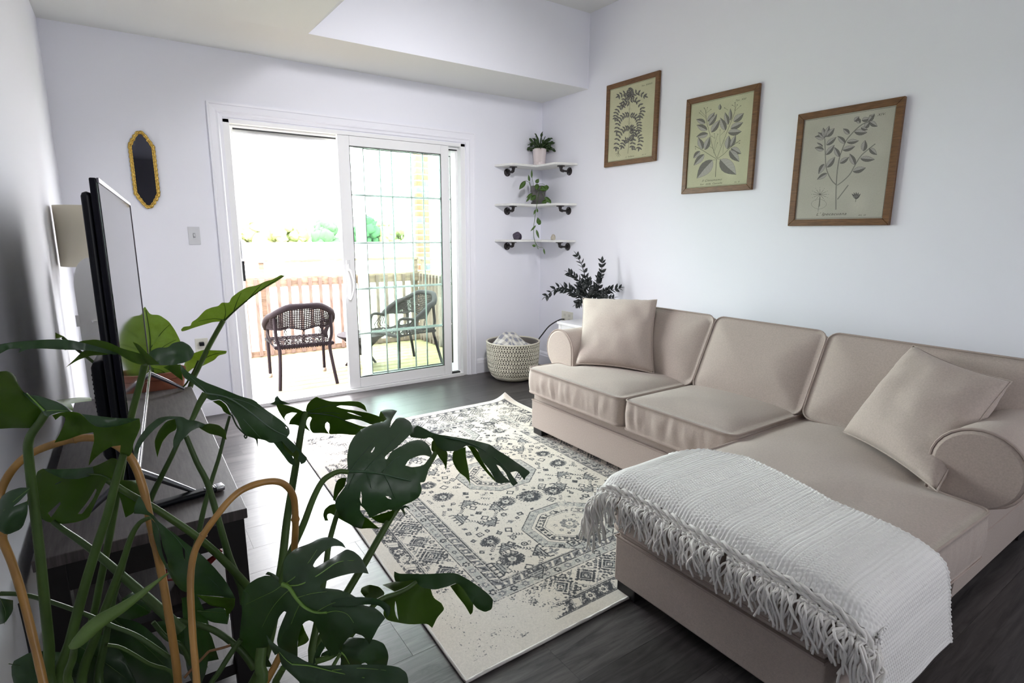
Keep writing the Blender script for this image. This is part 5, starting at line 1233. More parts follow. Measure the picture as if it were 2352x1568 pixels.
# ------------------------------------------------------------------ monstera in the foreground
mon = thing('potted_monstera', (-3.36, -3.40, 0), 'large potted monstera in the left foreground trained over two bent bamboo hoops', 'plant')
def leafpoly(P, org, t0, t1, axis, front, back, parent, side=.0, droop=.10, holes=(), veins=(), seed=0, twist=0, name='leaf', grid=None, vr=1.0, vmat=None, target=None, wave=.012):
    """outline traced in the plane of the leaf blade (measured coordinates), set at its own distance t0..t1 and bent like a blade"""
    ox, oy, s = org; Q = [(ox+x/s, oy+y/s) for x, y in P]; H = [[(ox+x/s, oy+y/s) for x, y in h] for h in holes]
    b = np.array((ox+axis[0]/s, oy+axis[1]/s)); e = np.array((ox+axis[2]/s, oy+axis[3]/s)); ax = e-b; L = math.hypot(*ax); a = ax/L; nn = np.array((-a[1], a[0]))
    def tt(x, y):
        d = np.array((x, y))-b; u = d@a/L; v = d@nn/L
        return t0+(t1-t0)*u+side*v+droop*(v*v)*(1 if abs(v) < 1 else 1/abs(v))+wave*noise.noise(Vector((x/45, y/45, seed)))
    def sm(loop):
        # soften corners lightly, keep tips
        n = len(loop); out = []
        for i in range(n):
            p0 = np.array(loop[i-1]); p = np.array(loop[i]); p1 = np.array(loop[(i+1) % n])
            d0 = p-p0; d1 = p1-p; l0 = np.hypot(*d0); l1 = np.hypot(*d1); cs = (d0@d1)/max(l0*l1, 1e-6)
            if cs < .25 or min(l0, l1) < 2.5: out.append(tuple(p))
            else: out += [tuple(p-d0*.22), tuple(p+(p0-p)*.07+(p1-p)*.07), tuple(p+d1*.22)]
        return out
    Q = sm(Q); H = [sm(h) for h in H]
    pts = [Vector(p) for p in Q]; loops = [list(range(len(Q)))]
    for h in H: loops.append(list(range(len(pts), len(pts)+len(h)))); pts += [Vector(p) for p in h]
    A = np.array(Q); mn = A.min(0); mx = A.max(0); g = grid or max(9, min(18, (mx-mn).max()/14))
    gx, gy = np.meshgrid(np.arange(mn[0]+g/2, mx[0], g), np.arange(mn[1]+g/2, mx[1], g)); gx = gx.ravel(); gy = gy.ravel(); k = inpoly(Q, gx, gy) & (segdist(Q, gx, gy) > g*.35)
    for h in H: k &= ~inpoly(h, gx, gy) & (segdist(h, gx, gy) > g*.3)
    pts += [Vector((x, y)) for x, y in zip(gx[k], gy[k])]
    edges = [(l[i], l[(i+1) % len(l)]) for l in loops for i in range(len(l))]
    vs, _, fs, *_ = delaunay_2d_cdt(pts, edges, [], 0, 1e-5)
    cen = np.array([np.mean([vs[i][:] for i in f], axis=0) for f in fs]); keep = inpoly(Q, cen[:, 0], cen[:, 1])
    for h in H: keep &= ~inpoly(h, cen[:, 0], cen[:, 1])
    fs = [list(f) for f, q in zip(fs, keep) if q]
    used = sorted({i for f in fs for i in f}); ix = {u: i for i, u in enumerate(used)}; n = len(used)
    T = [tt(*vs[u]) for u in used]; V = [at(vs[u][0], vs[u][1], t=T[i]) for i, u in enumerate(used)]+[at(vs[u][0], vs[u][1], t=T[i]+.0016) for i, u in enumerate(used)]
    F = []; E = {}
    for f in fs:
        q = [ix[i] for i in f]; n3 = (V[q[1]]-V[q[0]]).cross(V[q[2]]-V[q[0]])
        if n3.dot(Vector(CC)-V[q[0]]) < 0: q.reverse()
        F.append(tuple(q))
        for i in range(len(q)): E[(q[i], q[(i+1) % len(q)])] = 1
    nf = len(F); F += [tuple(n+i for i in reversed(f)) for f in F[:nf]]
    rim = [(j, i, n+i, n+j) for (i, j) in E if (j, i) not in E]; F += rim
    o = mesh(name, V, F, [front, back], parent, True)
    mi = [0]*nf+[1]*nf+[0]*len(rim); o.data.polygons.foreach_set('material_index', mi); o.data.set_sharp_from_angle(angle=math.radians(70))
    for vn in veins:
        pl = [(ox+x/s, oy+y/s) for x, y in vn[1]]; VV = [at(x, y, t=tt(x, y)-.0012) for x, y in pl]; r0 = vn[0]*vr*t0/FPX*(1.45 if vn[0] > 1.4 else 1)
        k = len(VV); tube('midrib' if vn[0] >= 2 else 'vein', VV, [r0*(1-.6*i/(k-1)) for i in range(k)], vmat or VEIN, o, 6, sm=4)
    return o
A0 = (0, 780, 1.99); B0 = (450, 850, 2.1835); C0 = (620, 880, 3.794); D0 = (540, 1180, 4.0405); E0 = (260, 600, 3.267); F0 = (0, 780, 3.92); G0 = (330, 1080, 3.2135); H0 = (0, 1160, 3.844); R0 = (900, 880, 5.8075)
TOP, UND = LEAFTOP, LEAFUND
# right centre, large blade with splits
leafpoly([(680, 770), (671, 640), (690, 540), (730, 465), (790, 405), (860, 370), (925, 345), (985, 338), (1015, 312), (985, 270), (968, 245), (1000, 230), (1060, 225), (1110, 240), (1085, 275), (1060, 320), (1045, 385), (1085, 325), (1120, 295), (1175, 302), (1225, 335), (1243, 380), (1238, 430), (1190, 480), (1110, 555), (1055, 600), (1020, 662), (1003, 658), (1003, 640), (1045, 600), (1130, 555), (1210, 508), (1290, 490), (1350, 505), (1395, 555), (1412, 610), (1408, 650), (1390, 720), (1372, 790), (1350, 860), (1310, 865), (1325, 930), (1300, 990), (1240, 1030), (1170, 1060), (1110, 1105), (1080, 1110), (1040, 1098), (960, 1130), (870, 1175), (850, 1130), (820, 1090), (788, 1062), (785, 1110), (832, 1172), (800, 1262), (740, 1255), (650, 1200), (590, 1130), (565, 1060), (580, 1000), (625, 940), (668, 880), (672, 830)],
         C0, 1.12, 1.22, (680, 770, 1300, 900), TOP, UND, mon, side=-.06, droop=.14, seed=1,
         holes=[[(878, 600), (900, 568), (915, 552), (908, 580), (888, 602)], [(1180, 715), (1210, 665), (1300, 630), (1350, 626), (1396, 642), (1338, 716), (1240, 732)], [(1008, 982), (1040, 985), (1062, 1012), (1025, 1002)], [(793, 940), (803, 985), (798, 1050), (782, 1010)]],
         veins=[(3.2, [(680, 770), (800, 768), (950, 785), (1080, 815), (1230, 850)]), (1.1, [(700, 765), (760, 680), (860, 560), (930, 470)]), (1.1, [(820, 768), (920, 660), (1020, 560), (1130, 440)]), (1.1, [(980, 775), (1090, 660), (1250, 570)]), (1.1, [(740, 790), (690, 900), (640, 1050)]), (1.1, [(850, 780), (880, 900), (900, 1050)]), (1.1, [(1000, 800), (1040, 880), (1090, 1000)])], vr=.8, vmat=VEIND)
leafpoly([(955, 335), (948, 290), (965, 243), (1000, 285), (1018, 312), (990, 335)], C0, 1.105, 1.115, (965, 335, 975, 250), UND, TOP, mon, seed=4)
leafpoly([(668, 825), (625, 822), (590, 840), (570, 880), (555, 950), (552, 1020), (570, 1022), (600, 960), (650, 900)], C0, 1.19, 1.22, (668, 825, 560, 1000), UND, TOP, mon, seed=5)
leafpoly([(568, 1048), (520, 1060), (475, 1100), (463, 1150), (480, 1198), (510, 1195), (498, 1170), (500, 1140), (530, 1132), (580, 1165), (660, 1210), (780, 1268), (860, 1262), (960, 1268), (900, 1220), (850, 1175), (800, 1150), (700, 1090)], C0, 1.21, 1.24, (900, 1200, 480, 1150), UND, TOP, mon, seed=6)
leafpoly([(880, 1168), (960, 1140), (1090, 1100), (1070, 1160), (1030, 1215), (985, 1222), (930, 1205)], C0, 1.20, 1.24, (1090, 1100, 900, 1190), UND, TOP, mon, seed=7)
leafpoly([(1130, 1085), (1180, 1060), (1215, 1080), (1218, 1098), (1185, 1078), (1165, 1095), (1182, 1130), (1175, 1160), (1150, 1110)], C0, 1.22, 1.24, (1130, 1085, 1215, 1090), TOP, UND, mon, seed=8)
# upper blade seen from underneath
leafpoly([(322, 258), (312, 235), (325, 185), (360, 145), (405, 115), (440, 133), (520, 157), (600, 160), (700, 155), (780, 160), (828, 192), (846, 248), (800, 220), (740, 200), (680, 193), (610, 192), (578, 203), (640, 222), (760, 240), (860, 258), (940, 283), (990, 312), (975, 335), (930, 348), (885, 360), (850, 345), (790, 322), (720, 310), (655, 322), (720, 345), (790, 372), (850, 378), (830, 396), (790, 402), (800, 430), (742, 452), (620, 440), (520, 445), (513, 425), (522, 390), (518, 350), (500, 336), (482, 350), (480, 385), (495, 412), (515, 440), (460, 432), (375, 435), (350, 400), (345, 350), (366, 305), (352, 290), (332, 298), (318, 330), (316, 365), (350, 418), (300, 390), (225, 360), (165, 358), (178, 318), (236, 258), (190, 252), (143, 268), (124, 300), (143, 335), (112, 300), (75, 240), (54, 188), (110, 182), (200, 205), (260, 230), (300, 250)],
         C0, 1.30, 1.42, (322, 258, 900, 330), UND, TOP, mon, side=.10, droop=.10, seed=2,
         holes=[[(672, 252), (720, 258), (800, 290), (740, 277)], [(690, 318), (760, 322), (820, 350), (850, 368), (790, 356), (740, 338)]],
         veins=[(1.6, [(322, 258), (450, 268), (600, 300), (780, 400)]), (1.0, [(330, 250), (430, 215), (560, 190), (760, 200)]), (1.0, [(400, 262), (560, 258), (750, 300), (900, 345)]), (1., [(340, 265), (300, 250), (180, 215), (90, 200)])], vr=.8, vmat=LEAFTOP)
leafpoly([(0, 180), (40, 160), (45, 125), (65, 103), (80, 130), (100, 150), (180, 180), (100, 185), (40, 190)], C0, 1.31, 1.33, (150, 180, 40, 130), TOP, UND, mon, seed=12)
# long blade reaching right
leafpoly([(275, 560), (330, 558), (420, 595), (560, 672), (740, 700), (900, 725), (1100, 760), (1250, 798), (1310, 815), (1390, 880), (1550, 975), (1700, 1080), (1842, 1178), (1835, 1205), (1785, 1250), (1770, 1292), (1745, 1262), (1680, 1180), (1645, 1170), (1580, 1188), (1620, 1250), (1682, 1330), (1622, 1372), (1590, 1340), (1560, 1290), (1500, 1240), (1440, 1160), (1392, 1082), (1445, 1105), (1520, 1195), (1545, 1250), (1578, 1318), (1450, 1335), (1385, 1320), (1372, 1280), (1330, 1190), (1270, 1110), (1205, 1040), (1170, 970), (1150, 900), (1100, 850), (1000, 826), (930, 870), (860, 903), (740, 908), (660, 893), (600, 855), (555, 790), (548, 740), (500, 718), (430, 742), (370, 735), (250, 718), (238, 690), (262, 630)],
         R0, 1.34, 1.20, (640, 720, 1600, 1250), TOP, UND, mon, side=-.05, droop=.12, seed=3, veins=[(1.6, [(700, 720), (900, 760), (1150, 850), (1400, 1020), (1600, 1230)])], vr=.7, vmat=VEIND)
for P, s_ in (([(530, 780), (560, 760), (610, 860), (740, 905), (742, 1000), (728, 1130), (718, 1162), (700, 1080), (620, 970), (585, 905), (550, 915), (525, 890)], 1), ([(815, 903), (985, 848), (985, 950), (1020, 1130), (1040, 1280), (1046, 1388), (1030, 1310), (980, 1250), (900, 1190), (840, 1110), (806, 1020)], 2), ([(1000, 830), (1100, 845), (1170, 940), (1205, 1030), (1270, 1140), (1372, 1270), (1378, 1310), (1290, 1220), (1180, 1090), (1100, 980), (1045, 880)], 3), ([(1380, 880), (1520, 980), (1640, 1110), (1652, 1172), (1580, 1188), (1540, 1130), (1440, 990)], 4)):
    leafpoly(P, R0, 1.33, 1.31, (P[0][0], P[0][1], P[len(P)//2][0], P[len(P)//2][1]), UND, TOP, mon, seed=20+s_, droop=.04)
# lower centre: the broad blade with the bright midrib
leafpoly([(440, 650), (443, 560), (450, 440), (480, 388), (560, 320), (700, 270), (780, 225), (850, 213), (930, 225), (1000, 268), (1028, 318), (985, 297), (900, 298), (810, 360), (745, 435), (722, 480), (742, 498), (820, 453), (900, 408), (960, 370), (1035, 325), (1100, 345), (1160, 395), (1205, 465), (1240, 555), (1180, 545), (1080, 550), (960, 580), (870, 610), (800, 650), (785, 682), (860, 690), (960, 700), (1060, 735), (1150, 790), (1190, 848), (1290, 865), (1350, 910), (1395, 965), (1330, 1050), (1290, 1130), (1245, 1210), (1225, 1170), (1180, 1128), (1120, 1108), (1080, 1115), (1000, 1210), (950, 1270), (915, 1308), (860, 1270), (820, 1210), (790, 1130), (760, 1060), (735, 1005), (690, 985), (650, 1000), (620, 1030), (600, 1100), (580, 1180), (580, 1320), (470, 1320), (415, 1280), (385, 1180), (405, 1080), (445, 980), (475, 910), (455, 900), (415, 945), (370, 1040), (330, 1150), (290, 1260), (305, 1340), (350, 1420), (250, 1420), (160, 1380), (110, 1320), (60, 1240), (38, 1160), (50, 1040), (66, 900), (55, 800), (70, 720), (120, 650), (200, 598), (280, 570), (340, 574), (390, 620), (425, 660)],
         D0, .93, .90, (440, 655, 1000, 1000), TOP, UND, mon, side=.03, droop=.16, seed=9,
         veins=[(5.2, [(440, 655), (500, 680), (560, 770), (640, 860), (740, 910), (850, 915)]), (1.2, [(850, 915), (940, 900), (1040, 930), (1100, 1010)]), (1.3, [(460, 650), (560, 580), (680, 450), (760, 330)]), (1.5, [(500, 665), (620, 650), (780, 560), (950, 450), (1100, 430)]), (1.1, [(580, 775), (700, 740), (850, 720)]), (1.2, [(430, 665), (350, 720), (220, 780), (100, 840)]), (1.3, [(510, 700), (440, 760), (340, 880), (250, 1050)]), (1.1, [(600, 840), (560, 920), (520, 1020)]), (1., [(760, 905), (900, 830), (1060, 790)])], vr=.8)
leafpoly([(830, 840), (900, 805), (960, 785), (1060, 773), (1180, 770), (1290, 778), (1380, 810), (1445, 858), (1437, 920), (1410, 968), (1395, 905), (1340, 850), (1240, 838), (1100, 850), (950, 870)], D0, .905, .895, (830, 840, 1440, 880), TOP, UND, mon, seed=11, droop=.03)
leafpoly([(280, 560), (305, 532), (360, 555), (410, 590), (402, 650), (385, 620), (345, 578)], D0, .97, .98, (405, 640, 300, 540), TOP, UND, mon, seed=13)
leafpoly([(625, 1020), (650, 1090), (690, 1165), (660, 1200), (580, 1235), (585, 1150), (600, 1080)], D0, .99, 1.0, (600, 1200, 640, 1050), UND, TOP, mon, seed=14)
# bottom edge leaves
leafpoly([(288, 1118), (330, 1170), (400, 1230), (470, 1270), (560, 1310), (660, 1370), (780, 1408), (1000, 1400), (1200, 1395), (1400, 1400), (1520, 1420), (1590, 1470), (1608, 1540), (1600, 1700), (1100, 1760), (700, 1700), (600, 1560), (480, 1450), (425, 1390), (405, 1290), (370, 1310), (345, 1270), (310, 1200)], D0, .82, .80, (420, 1290, 1500, 1560), TOP, UND, mon, side=.05, droop=.10, seed=15, veins=[(1.6, [(530, 1395), (700, 1410), (900, 1460), (1200, 1520)]), (1.4, [(530, 1395), (470, 1350), (410, 1280)]), (1.1, [(900, 1450), (1150, 1430), (1400, 1450)])], vr=.8)
leafpoly([(1000, 1200), (1060, 1142), (1180, 1150), (1300, 1165), (1380, 1200), (1415, 1270), (1425, 1330), (1410, 1402), (1235, 1402), (1210, 1378), (1170, 1392), (1160, 1440), (970, 1440), (985, 1350), (960, 1300), (880, 1318), (840, 1322), (790, 1350), (800, 1295), (860, 1262), (960, 1248), (988, 1275)], D0, 1.0, .98, (990, 1280, 1380, 1300), TOP, UND, mon, seed=16, veins=[(1.8, [(985, 1285), (1020, 1320), (1060, 1390)])], vr=.8)
leafpoly([(730, 1330), (760, 1240), (800, 1180), (840, 1230), (800, 1290), (770, 1370), (720, 1400)], D0, 1.02, 1.0, (730, 1390, 800, 1200), TOP, UND, mon, seed=17)
# right lower leaf: underside with curled top edge
leafpoly([(830, 1090), (870, 1074), (920, 1085), (947, 1115), (938, 1140), (1000, 1112), (935, 1076), (1000, 1058), (1090, 1042), (1170, 1068), (1190, 1140), (1232, 1168), (1247, 1198), (1210, 1240), (1185, 1292), (1160, 1270), (1070, 1275), (960, 1255), (938, 1225), (948, 1180), (900, 1172), (870, 1160), (840, 1130), (825, 1110)], B0, 1.14, 1.10, (1090, 1060, 1000, 1260), UND, TOP, mon, seed=18, holes=[[(1000, 1156), (1006, 1180), (1010, 1215), (1016, 1252), (1003, 1232), (996, 1195)]])
leafpoly([(995, 1008), (1020, 1020), (1075, 1020), (1150, 1022), (1300, 1014), (1360, 1045), (1420, 1085), (1465, 1120), (1491, 1150), (1485, 1198), (1450, 1213), (1410, 1195), (1385, 1165), (1345, 1100), (1310, 1064), (1270, 1082), (1200, 1101), (1130, 1090), (1092, 1048), (1040, 1060), (1000, 1060), (993, 1035)], B0, 1.11, 1.05, (1080, 1030, 1480, 1180), TOP, UND, mon, droop=.14, seed=19)
leafpoly([(1275, 1082), (1315, 1062), (1360, 1110), (1392, 1165), (1388, 1215), (1376, 1226), (1350, 1180), (1310, 1130)], B0, 1.12, 1.10, (1300, 1070, 1380, 1220), UND, TOP, mon, seed=21)
# drooping leaf above the stand
leafpoly([(505, 772), (560, 830), (640, 880), (700, 910), (780, 940), (850, 968), (950, 1010), (1060, 1040), (1120, 1095), (1200, 1150), (1270, 1200), (1320, 1250), (1326, 1290), (1305, 1320), (1370, 1380), (1420, 1440), (1457, 1475), (1440, 1510), (1410, 1522), (1400, 1500), (1350, 1440), (1290, 1378), (1265, 1345), (1220, 1362), (1172, 1362), (1140, 1342), (1085, 1330), (1085, 1395), (1070, 1330), (1005, 1312), (960, 1262), (930, 1190), (885, 1130), (850, 1070), (800, 1035), (740, 1045), (697, 1025), (690, 990), (660, 962), (590, 910), (530, 872), (508, 820)],
         E0, 1.10, 1.18, (690, 990, 1400, 1450), TOP, UND, mon, side=-.05, droop=.14, seed=22, holes=[[(1292, 1238), (1306, 1248), (1300, 1256)]],
         veins=[(2.2, [(690, 990), (850, 1020), (1000, 1110), (1180, 1250), (1300, 1310)]), (1.1, [(760, 1000), (880, 1080), (1010, 1220), (1110, 1330)]), (1.1, [(850, 1020), (1010, 1060), (1180, 1160)]), (1., [(700, 985), (660, 940), (560, 850)])], vr=.8, vmat=mat('leaf vein grey', (.09, .14, .09), .4))
for P, s_ in (([(745, 1050), (800, 1038), (850, 1078), (890, 1160), (830, 1130), (812, 1092)], 1), ([(1205, 1362), (1265, 1340), (1300, 1400), (1345, 1460), (1372, 1540), (1320, 1515), (1265, 1440)], 2), ([(1268, 1345), (1310, 1350), (1400, 1440), (1380, 1490), (1285, 1412)], 3), ([(375, 795), (430, 775), (505, 772), (515, 830), (522, 895), (470, 860), (420, 820)], 4)):
    leafpoly(P, E0, 1.17, 1.18, (P[0][0], P[0][1], P[3][0], P[3][1]), TOP if s_ == 2 else UND, UND if s_ == 2 else TOP, mon, seed=30+s_, droop=.03)
tube('dried_tip', [at(E0[0]+x/E0[2], E0[1]+y/E0[2], t=1.16) for x, y in ((890, 1150), (925, 1230), (970, 1280), (1002, 1310), (994, 1326), (984, 1312), (992, 1300))], .0016, LEAFTOP, mon, 5, sm=3)
# hand-like leaf
leafpoly([(150, 1500), (158, 1400), (190, 1325), (255, 1240), (340, 1172), (420, 1160), (520, 1165), (560, 1190), (620, 1193), (700, 1225), (706, 1246), (640, 1246), (580, 1275), (520, 1340), (475, 1390), (455, 1445), (448, 1340), (480, 1260), (462, 1182), (400, 1188), (320, 1250), (260, 1310), (205, 1380), (180, 1460), (172, 1532), (152, 1522)], E0, 1.02, .96, (560, 1200, 170, 1500), TOP, UND, mon, seed=24, droop=.08)
leafpoly([(310, 1345), (340, 1270), (400, 1198), (468, 1180), (478, 1260), (420, 1290), (370, 1350), (345, 1420), (332, 1472), (315, 1400)], E0, 1.03, 1.04, (468, 1190, 330, 1460), UND, TOP, mon, seed=25)
leafpoly([(640, 1246), (710, 1214), (790, 1225), (842, 1268), (850, 1338), (800, 1310), (720, 1293)], E0, 1.03, 1.02, (640, 1246, 850, 1320), UND, TOP, mon, seed=26)
# long flat leaf at the left top
FP = (0, 0, 1)
leafpoly([(-30, 800), (0, 790), (40, 784), (110, 779), (160, 780), (200, 789), (240, 800), (272, 812), (265, 815), (200, 804), (150, 803), (96, 800), (66, 801), (42, 810), (48, 800), (20, 801), (0, 812), (-30, 822)], FP, .98, .90, (340, 836, -30, 800), TOP, UND, mon, seed=27, droop=.02, grid=9)
leafpoly([(148, 804), (165, 790), (190, 782), (220, 779), (250, 786), (280, 800), (310, 808), (340, 818), (348, 832), (322, 838), (300, 830), (270, 812), (230, 799), (190, 796)], FP, .97, .96, (340, 836, 150, 804), UND, TOP, mon, seed=28, droop=.02, grid=8)
leafpoly([(330, 838), (345, 806), (362, 798), (385, 798), (398, 787), (418, 783), (436, 793), (447, 810), (440, 825), (420, 834), (390, 839)], FP, .98, 1.05, (335, 836, 447, 810), TOP, UND, mon, seed=29, droop=.06)
leafpoly([(305, 785), (318, 790), (340, 812), (367, 836), (338, 839), (324, 815)], FP, .965, .97, (350, 836, 306, 786), UND, TOP, mon, seed=35)
leafpoly([(266, 811), (215, 800), (190, 806), (168, 828), (150, 844), (180, 826), (210, 816), (240, 815)], FP, .985, .95, (266, 811, 152, 842), UND, TOP, mon, seed=36)
# big left leaf
leafpoly([(-60, 300), (0, 285), (60, 280), (110, 298), (142, 335), (162, 395), (200, 460), (250, 510), (300, 560), (380, 640), (350, 690), (312, 760), (292, 795), (100, 795), (0, 802), (-60, 800)], F0, .84, .80, (400, 640, -60, 500), UND, TOP, mon, seed=37, droop=.10)
leafpoly([(150, 360), (165, 400), (210, 470), (258, 495), (340, 500), (430, 530), (520, 560), (600, 610), (637, 648), (540, 652), (470, 670), (430, 692), (400, 682), (378, 645), (340, 600), (290, 568), (230, 510), (175, 450)], F0, .82, .83, (420, 640, 160, 370), TOP, UND, mon, seed=38, droop=.06, veins=[(1.6, [(400, 640), (330, 570), (240, 480)]), (1., [(420, 640), (500, 635), (610, 640)])])
leafpoly([(470, 680), (540, 655), (640, 645), (720, 660), (800, 730), (860, 780), (960, 790), (1100, 765), (1180, 735), (1256, 708), (1266, 780), (1240, 850), (1202, 930), (1192, 1010), (1160, 1052), (1115, 1045), (1080, 1020), (1086, 950), (1000, 962), (920, 1010), (850, 1070), (796, 1135), (820, 1020), (850, 900), (840, 832), (740, 850), (600, 900), (490, 926), (530, 860), (582, 750), (590, 700), (550, 680), (500, 722)], F0, .84, .90, (470, 680, 1250, 760), UND, TOP, mon, seed=39, droop=.06)
leafpoly([(738, 668), (900, 688), (1050, 705), (1254, 708), (1180, 742), (1080, 772), (960, 792), (860, 782), (800, 742)], F0, .835, .88, (738, 668, 1250, 710), TOP, UND, mon, seed=40, droop=.04)
leafpoly([(505, 545), (600, 530), (700, 519), (822, 519), (826, 550), (720, 562), (640, 575), (664, 622), (650, 642), (590, 600)], F0, .90, 1.0, (640, 630, 820, 530), UND, UND, mon, seed=41, droop=.03)
# dark leaf lower left
leafpoly([(330, 1190), (380, 1160), (500, 1165), (700, 1160), (850, 1140), (940, 1100), (1005, 1062), (1050, 1072), (1066, 1120), (1040, 1180), (1008, 1240), (1012, 1268), (960, 1265), (900, 1380), (830, 1530), (800, 1600), (700, 1640), (560, 1660), (420, 1640), (300, 1560), (240, 1470), (260, 1380), (320, 1300)], F0, .92, .98, (1000, 1250, 350, 1500), UND, TOP, mon, seed=42, droop=.08,
         holes=[[(860, 1340), (872, 1350), (845, 1420), (790, 1500), (740, 1568), (700, 1568), (800, 1440)], [(430, 1560), (540, 1458), (548, 1475), (460, 1600)]], veins=[(2., [(1000, 1260), (900, 1215), (700, 1220), (500, 1300)])], vr=.8, vmat=STEMG)
leafpoly([(380, 1160), (500, 1167), (700, 1160), (850, 1142), (945, 1098), (900, 1170), (800, 1230), (700, 1255), (560, 1250), (450, 1200)], F0, .915, .94, (380, 1165, 940, 1105), TOP, UND, mon, seed=43, droop=.04)
leafpoly([(1050, 1260), (1240, 1266), (1300, 1280), (1290, 1400), (1260, 1500), (1200, 1560), (1130, 1600), (1090, 1450), (1060, 1360)], F0, .96, 1.0, (1020, 1270, 1200, 1550), UND, TOP, mon, seed=44)
leafpoly([(0, 1420), (80, 1360), (180, 1330), (270, 1330), (262, 1360), (180, 1450), (120, 1500), (250, 1450), (250, 1560), (200, 1700), (60, 1760), (-40, 1700)], F0, .86, .84, (270, 1340, 20, 1600), TOP, UND, mon, seed=45, droop=.1, veins=[(1., [(265, 1340), (150, 1430), (30, 1540)])], vr=.7)
# leaf at the stand's near corner
leafpoly([(612, 795), (614, 760), (636, 712), (656, 740), (672, 780), (702, 802), (742, 850), (792, 880), (850, 928), (920, 980), (980, 1040), (1030, 1100), (1060, 1150), (1076, 1182), (1000, 1172), (900, 1165), (828, 1148), (790, 1100), (770, 1060), (764, 1000), (745, 950), (735, 900), (720, 850), (700, 822), (688, 805), (650, 796)], A0, .92, 1.02, (700, 830, 1040, 1150), TOP, UND, mon, seed=46, droop=.12, holes=[[(832, 938), (845, 960), (846, 1010), (838, 985)]], veins=[(1.2, [(705, 815), (800, 900), (900, 1030), (1020, 1150)])], vr=.8, vmat=VEIND)
leafpoly([(690, 815), (722, 850), (745, 990), (795, 1085), (770, 1065), (725, 980), (700, 890)], A0, .95, .96, (690, 820, 790, 1080), TOP, UND, mon, seed=47)
leafpoly([(898, 1166), (1075, 1182), (1072, 1222), (1036, 1268), (1030, 1225), (962, 1215), (920, 1185)], A0, 1.02, 1.03, (900, 1170, 1060, 1200), UND, TOP, mon, seed=48)
# dark inner leaves filling the base
for k, (P, t_) in enumerate((([(830, 1180), (900, 1160), (960, 1300), (950, 1500), (900, 1620), (850, 1500), (840, 1330)], 1.06), ([(560, 1180), (640, 1130), (700, 1180), (690, 1250), (600, 1280), (500, 1300)], 1.10), ([(700, 1290), (850, 1270), (960, 1330), (1000, 1460), (900, 1480), (800, 1420)], 1.12),
        ([(500, 1260), (640, 1290), (760, 1400), (820, 1560), (700, 1640), (560, 1560), (480, 1400)], 1.08), ([(40, 1480), (150, 1420), (330, 1430), (400, 1560), (340, 1720), (100, 1720)], .95), ([(330, 1380), (470, 1340), (560, 1430), (640, 1600), (500, 1720), (360, 1640)], 1.0), ([(900, 1240), (1010, 1220), (1050, 1250), (1040, 1300), (960, 1290)], 1.05), ([(0, 900+280), (60, 1190), (60, 1240), (20, 1300), (-60, 1300), (-60, 1180)], .82))):
    leafpoly(P, A0, t_, t_+.05, (P[0][0], P[0][1], P[len(P)//2][0], P[len(P)//2][1]), TOP, UND, mon, seed=50+k, droop=.12, veins=[(1.3, [P[0], ((P[0][0]+P[len(P)//2][0])/2+15, (P[0][1]+P[len(P)//2][1])/2), P[len(P)//2]])], vr=.7, vmat=STEMG)
# petioles
def stem(P, org, t0, t1, r0, r1, m=STEMG, name='stem', n=9, base=False):
    ox, oy, s = org; k = len(P); Q = []
    for i, (x, y) in enumerate(P): Q.append(at(ox+x/s, oy+y/s, t=t0+(t1-t0)*i/(k-1)))
    rr = [(r0+(r1-r0)*i/(k-1))*(t0+(t1-t0)*i/(k-1))/FPX for i in range(k)]
    if oy+P[-1][1]/s > 1535: base = True
    if base:
        e = Vector((-3.345+.05*math.sin(P[0][0]), -3.40+.05*math.cos(P[0][1]), .30))
        Q.append(Q[-1].lerp(e, .6)+Vector((0, 0, .03))); Q.append(e); rr += [rr[-1], rr[-1]]
    return tube(name, Q, rr, m, mon, n, sm=4)
STEMD = mat('dark leaf stem', (.045, .085, .022), .45, .4, var=(8, .25))
stem([(212, 330), (180, 380), (150, 420), (132, 460), (130, 520), (150, 700), (180, 950), (205, 1200), (225, 1400), (240, 1600)], A0, .83, .93, 8.5, 11, base=True)
stem([(565, 520), (530, 640), (490, 800), (440, 950), (380, 1150), (320, 1380), (270, 1600)], A0, .90, .95, 8, 12, base=True)
stem([(690, 812), (640, 835), (600, 900), (560, 1020), (510, 1150), (440, 1350), (370, 1600)], A0, .93, .98, 4, 11, base=True)
stem([(575, 1000), (560, 1060), (520, 1180), (480, 1380), (455, 1600)], A0, 1.0, 1.0, 2, 10, STEMD, base=True)
stem([(662, 112), (640, 200), (605, 330), (585, 420), (560, 560), (500, 900), (440, 1200), (400, 1500)], A0, .98, 1.06, 7.5, 8, base=True)
stem([(940, 245), (912, 290), (885, 350), (870, 380)], A0, 1.10, 1.08, 8, 5)
stem([(850, 440), (900, 560), (950, 660), (1000, 830), (1050, 1000), (1100, 1120), (1115, 1200)], A0, 1.03, 1.12, 5.5, 9, STEMD)
stem([(1050, 348), (1030, 420), (1000, 540), (965, 650), (930, 780), (905, 900), (890, 960)], A0, 1.175, 1.14, 3, 7, STEMD)
stem([(830, 430), (790, 520), (740, 620), (700, 700), (672, 775)], A0, 1.03, 1.05, 5, 7, STEMD)
stem([(490, 640), (600, 710), (700, 765), (800, 830), (900, 900), (1000, 985), (1100, 1090), (1150, 1150)], A0, .95, 1.12, 7, 9)
stem([(240, 830), (290, 868), (380, 930), (480, 1010), (560, 1080), (640, 1150), (740, 1240), (830, 1330)], A0, .98, 1.02, 5.5, 12, STEMD)
stem([(0, 1160), (110, 1165), (240, 1200), (400, 1258), (520, 1310), (640, 1360), (800, 1470)], A0, .92, 1.0, 5, 5, STEMD)
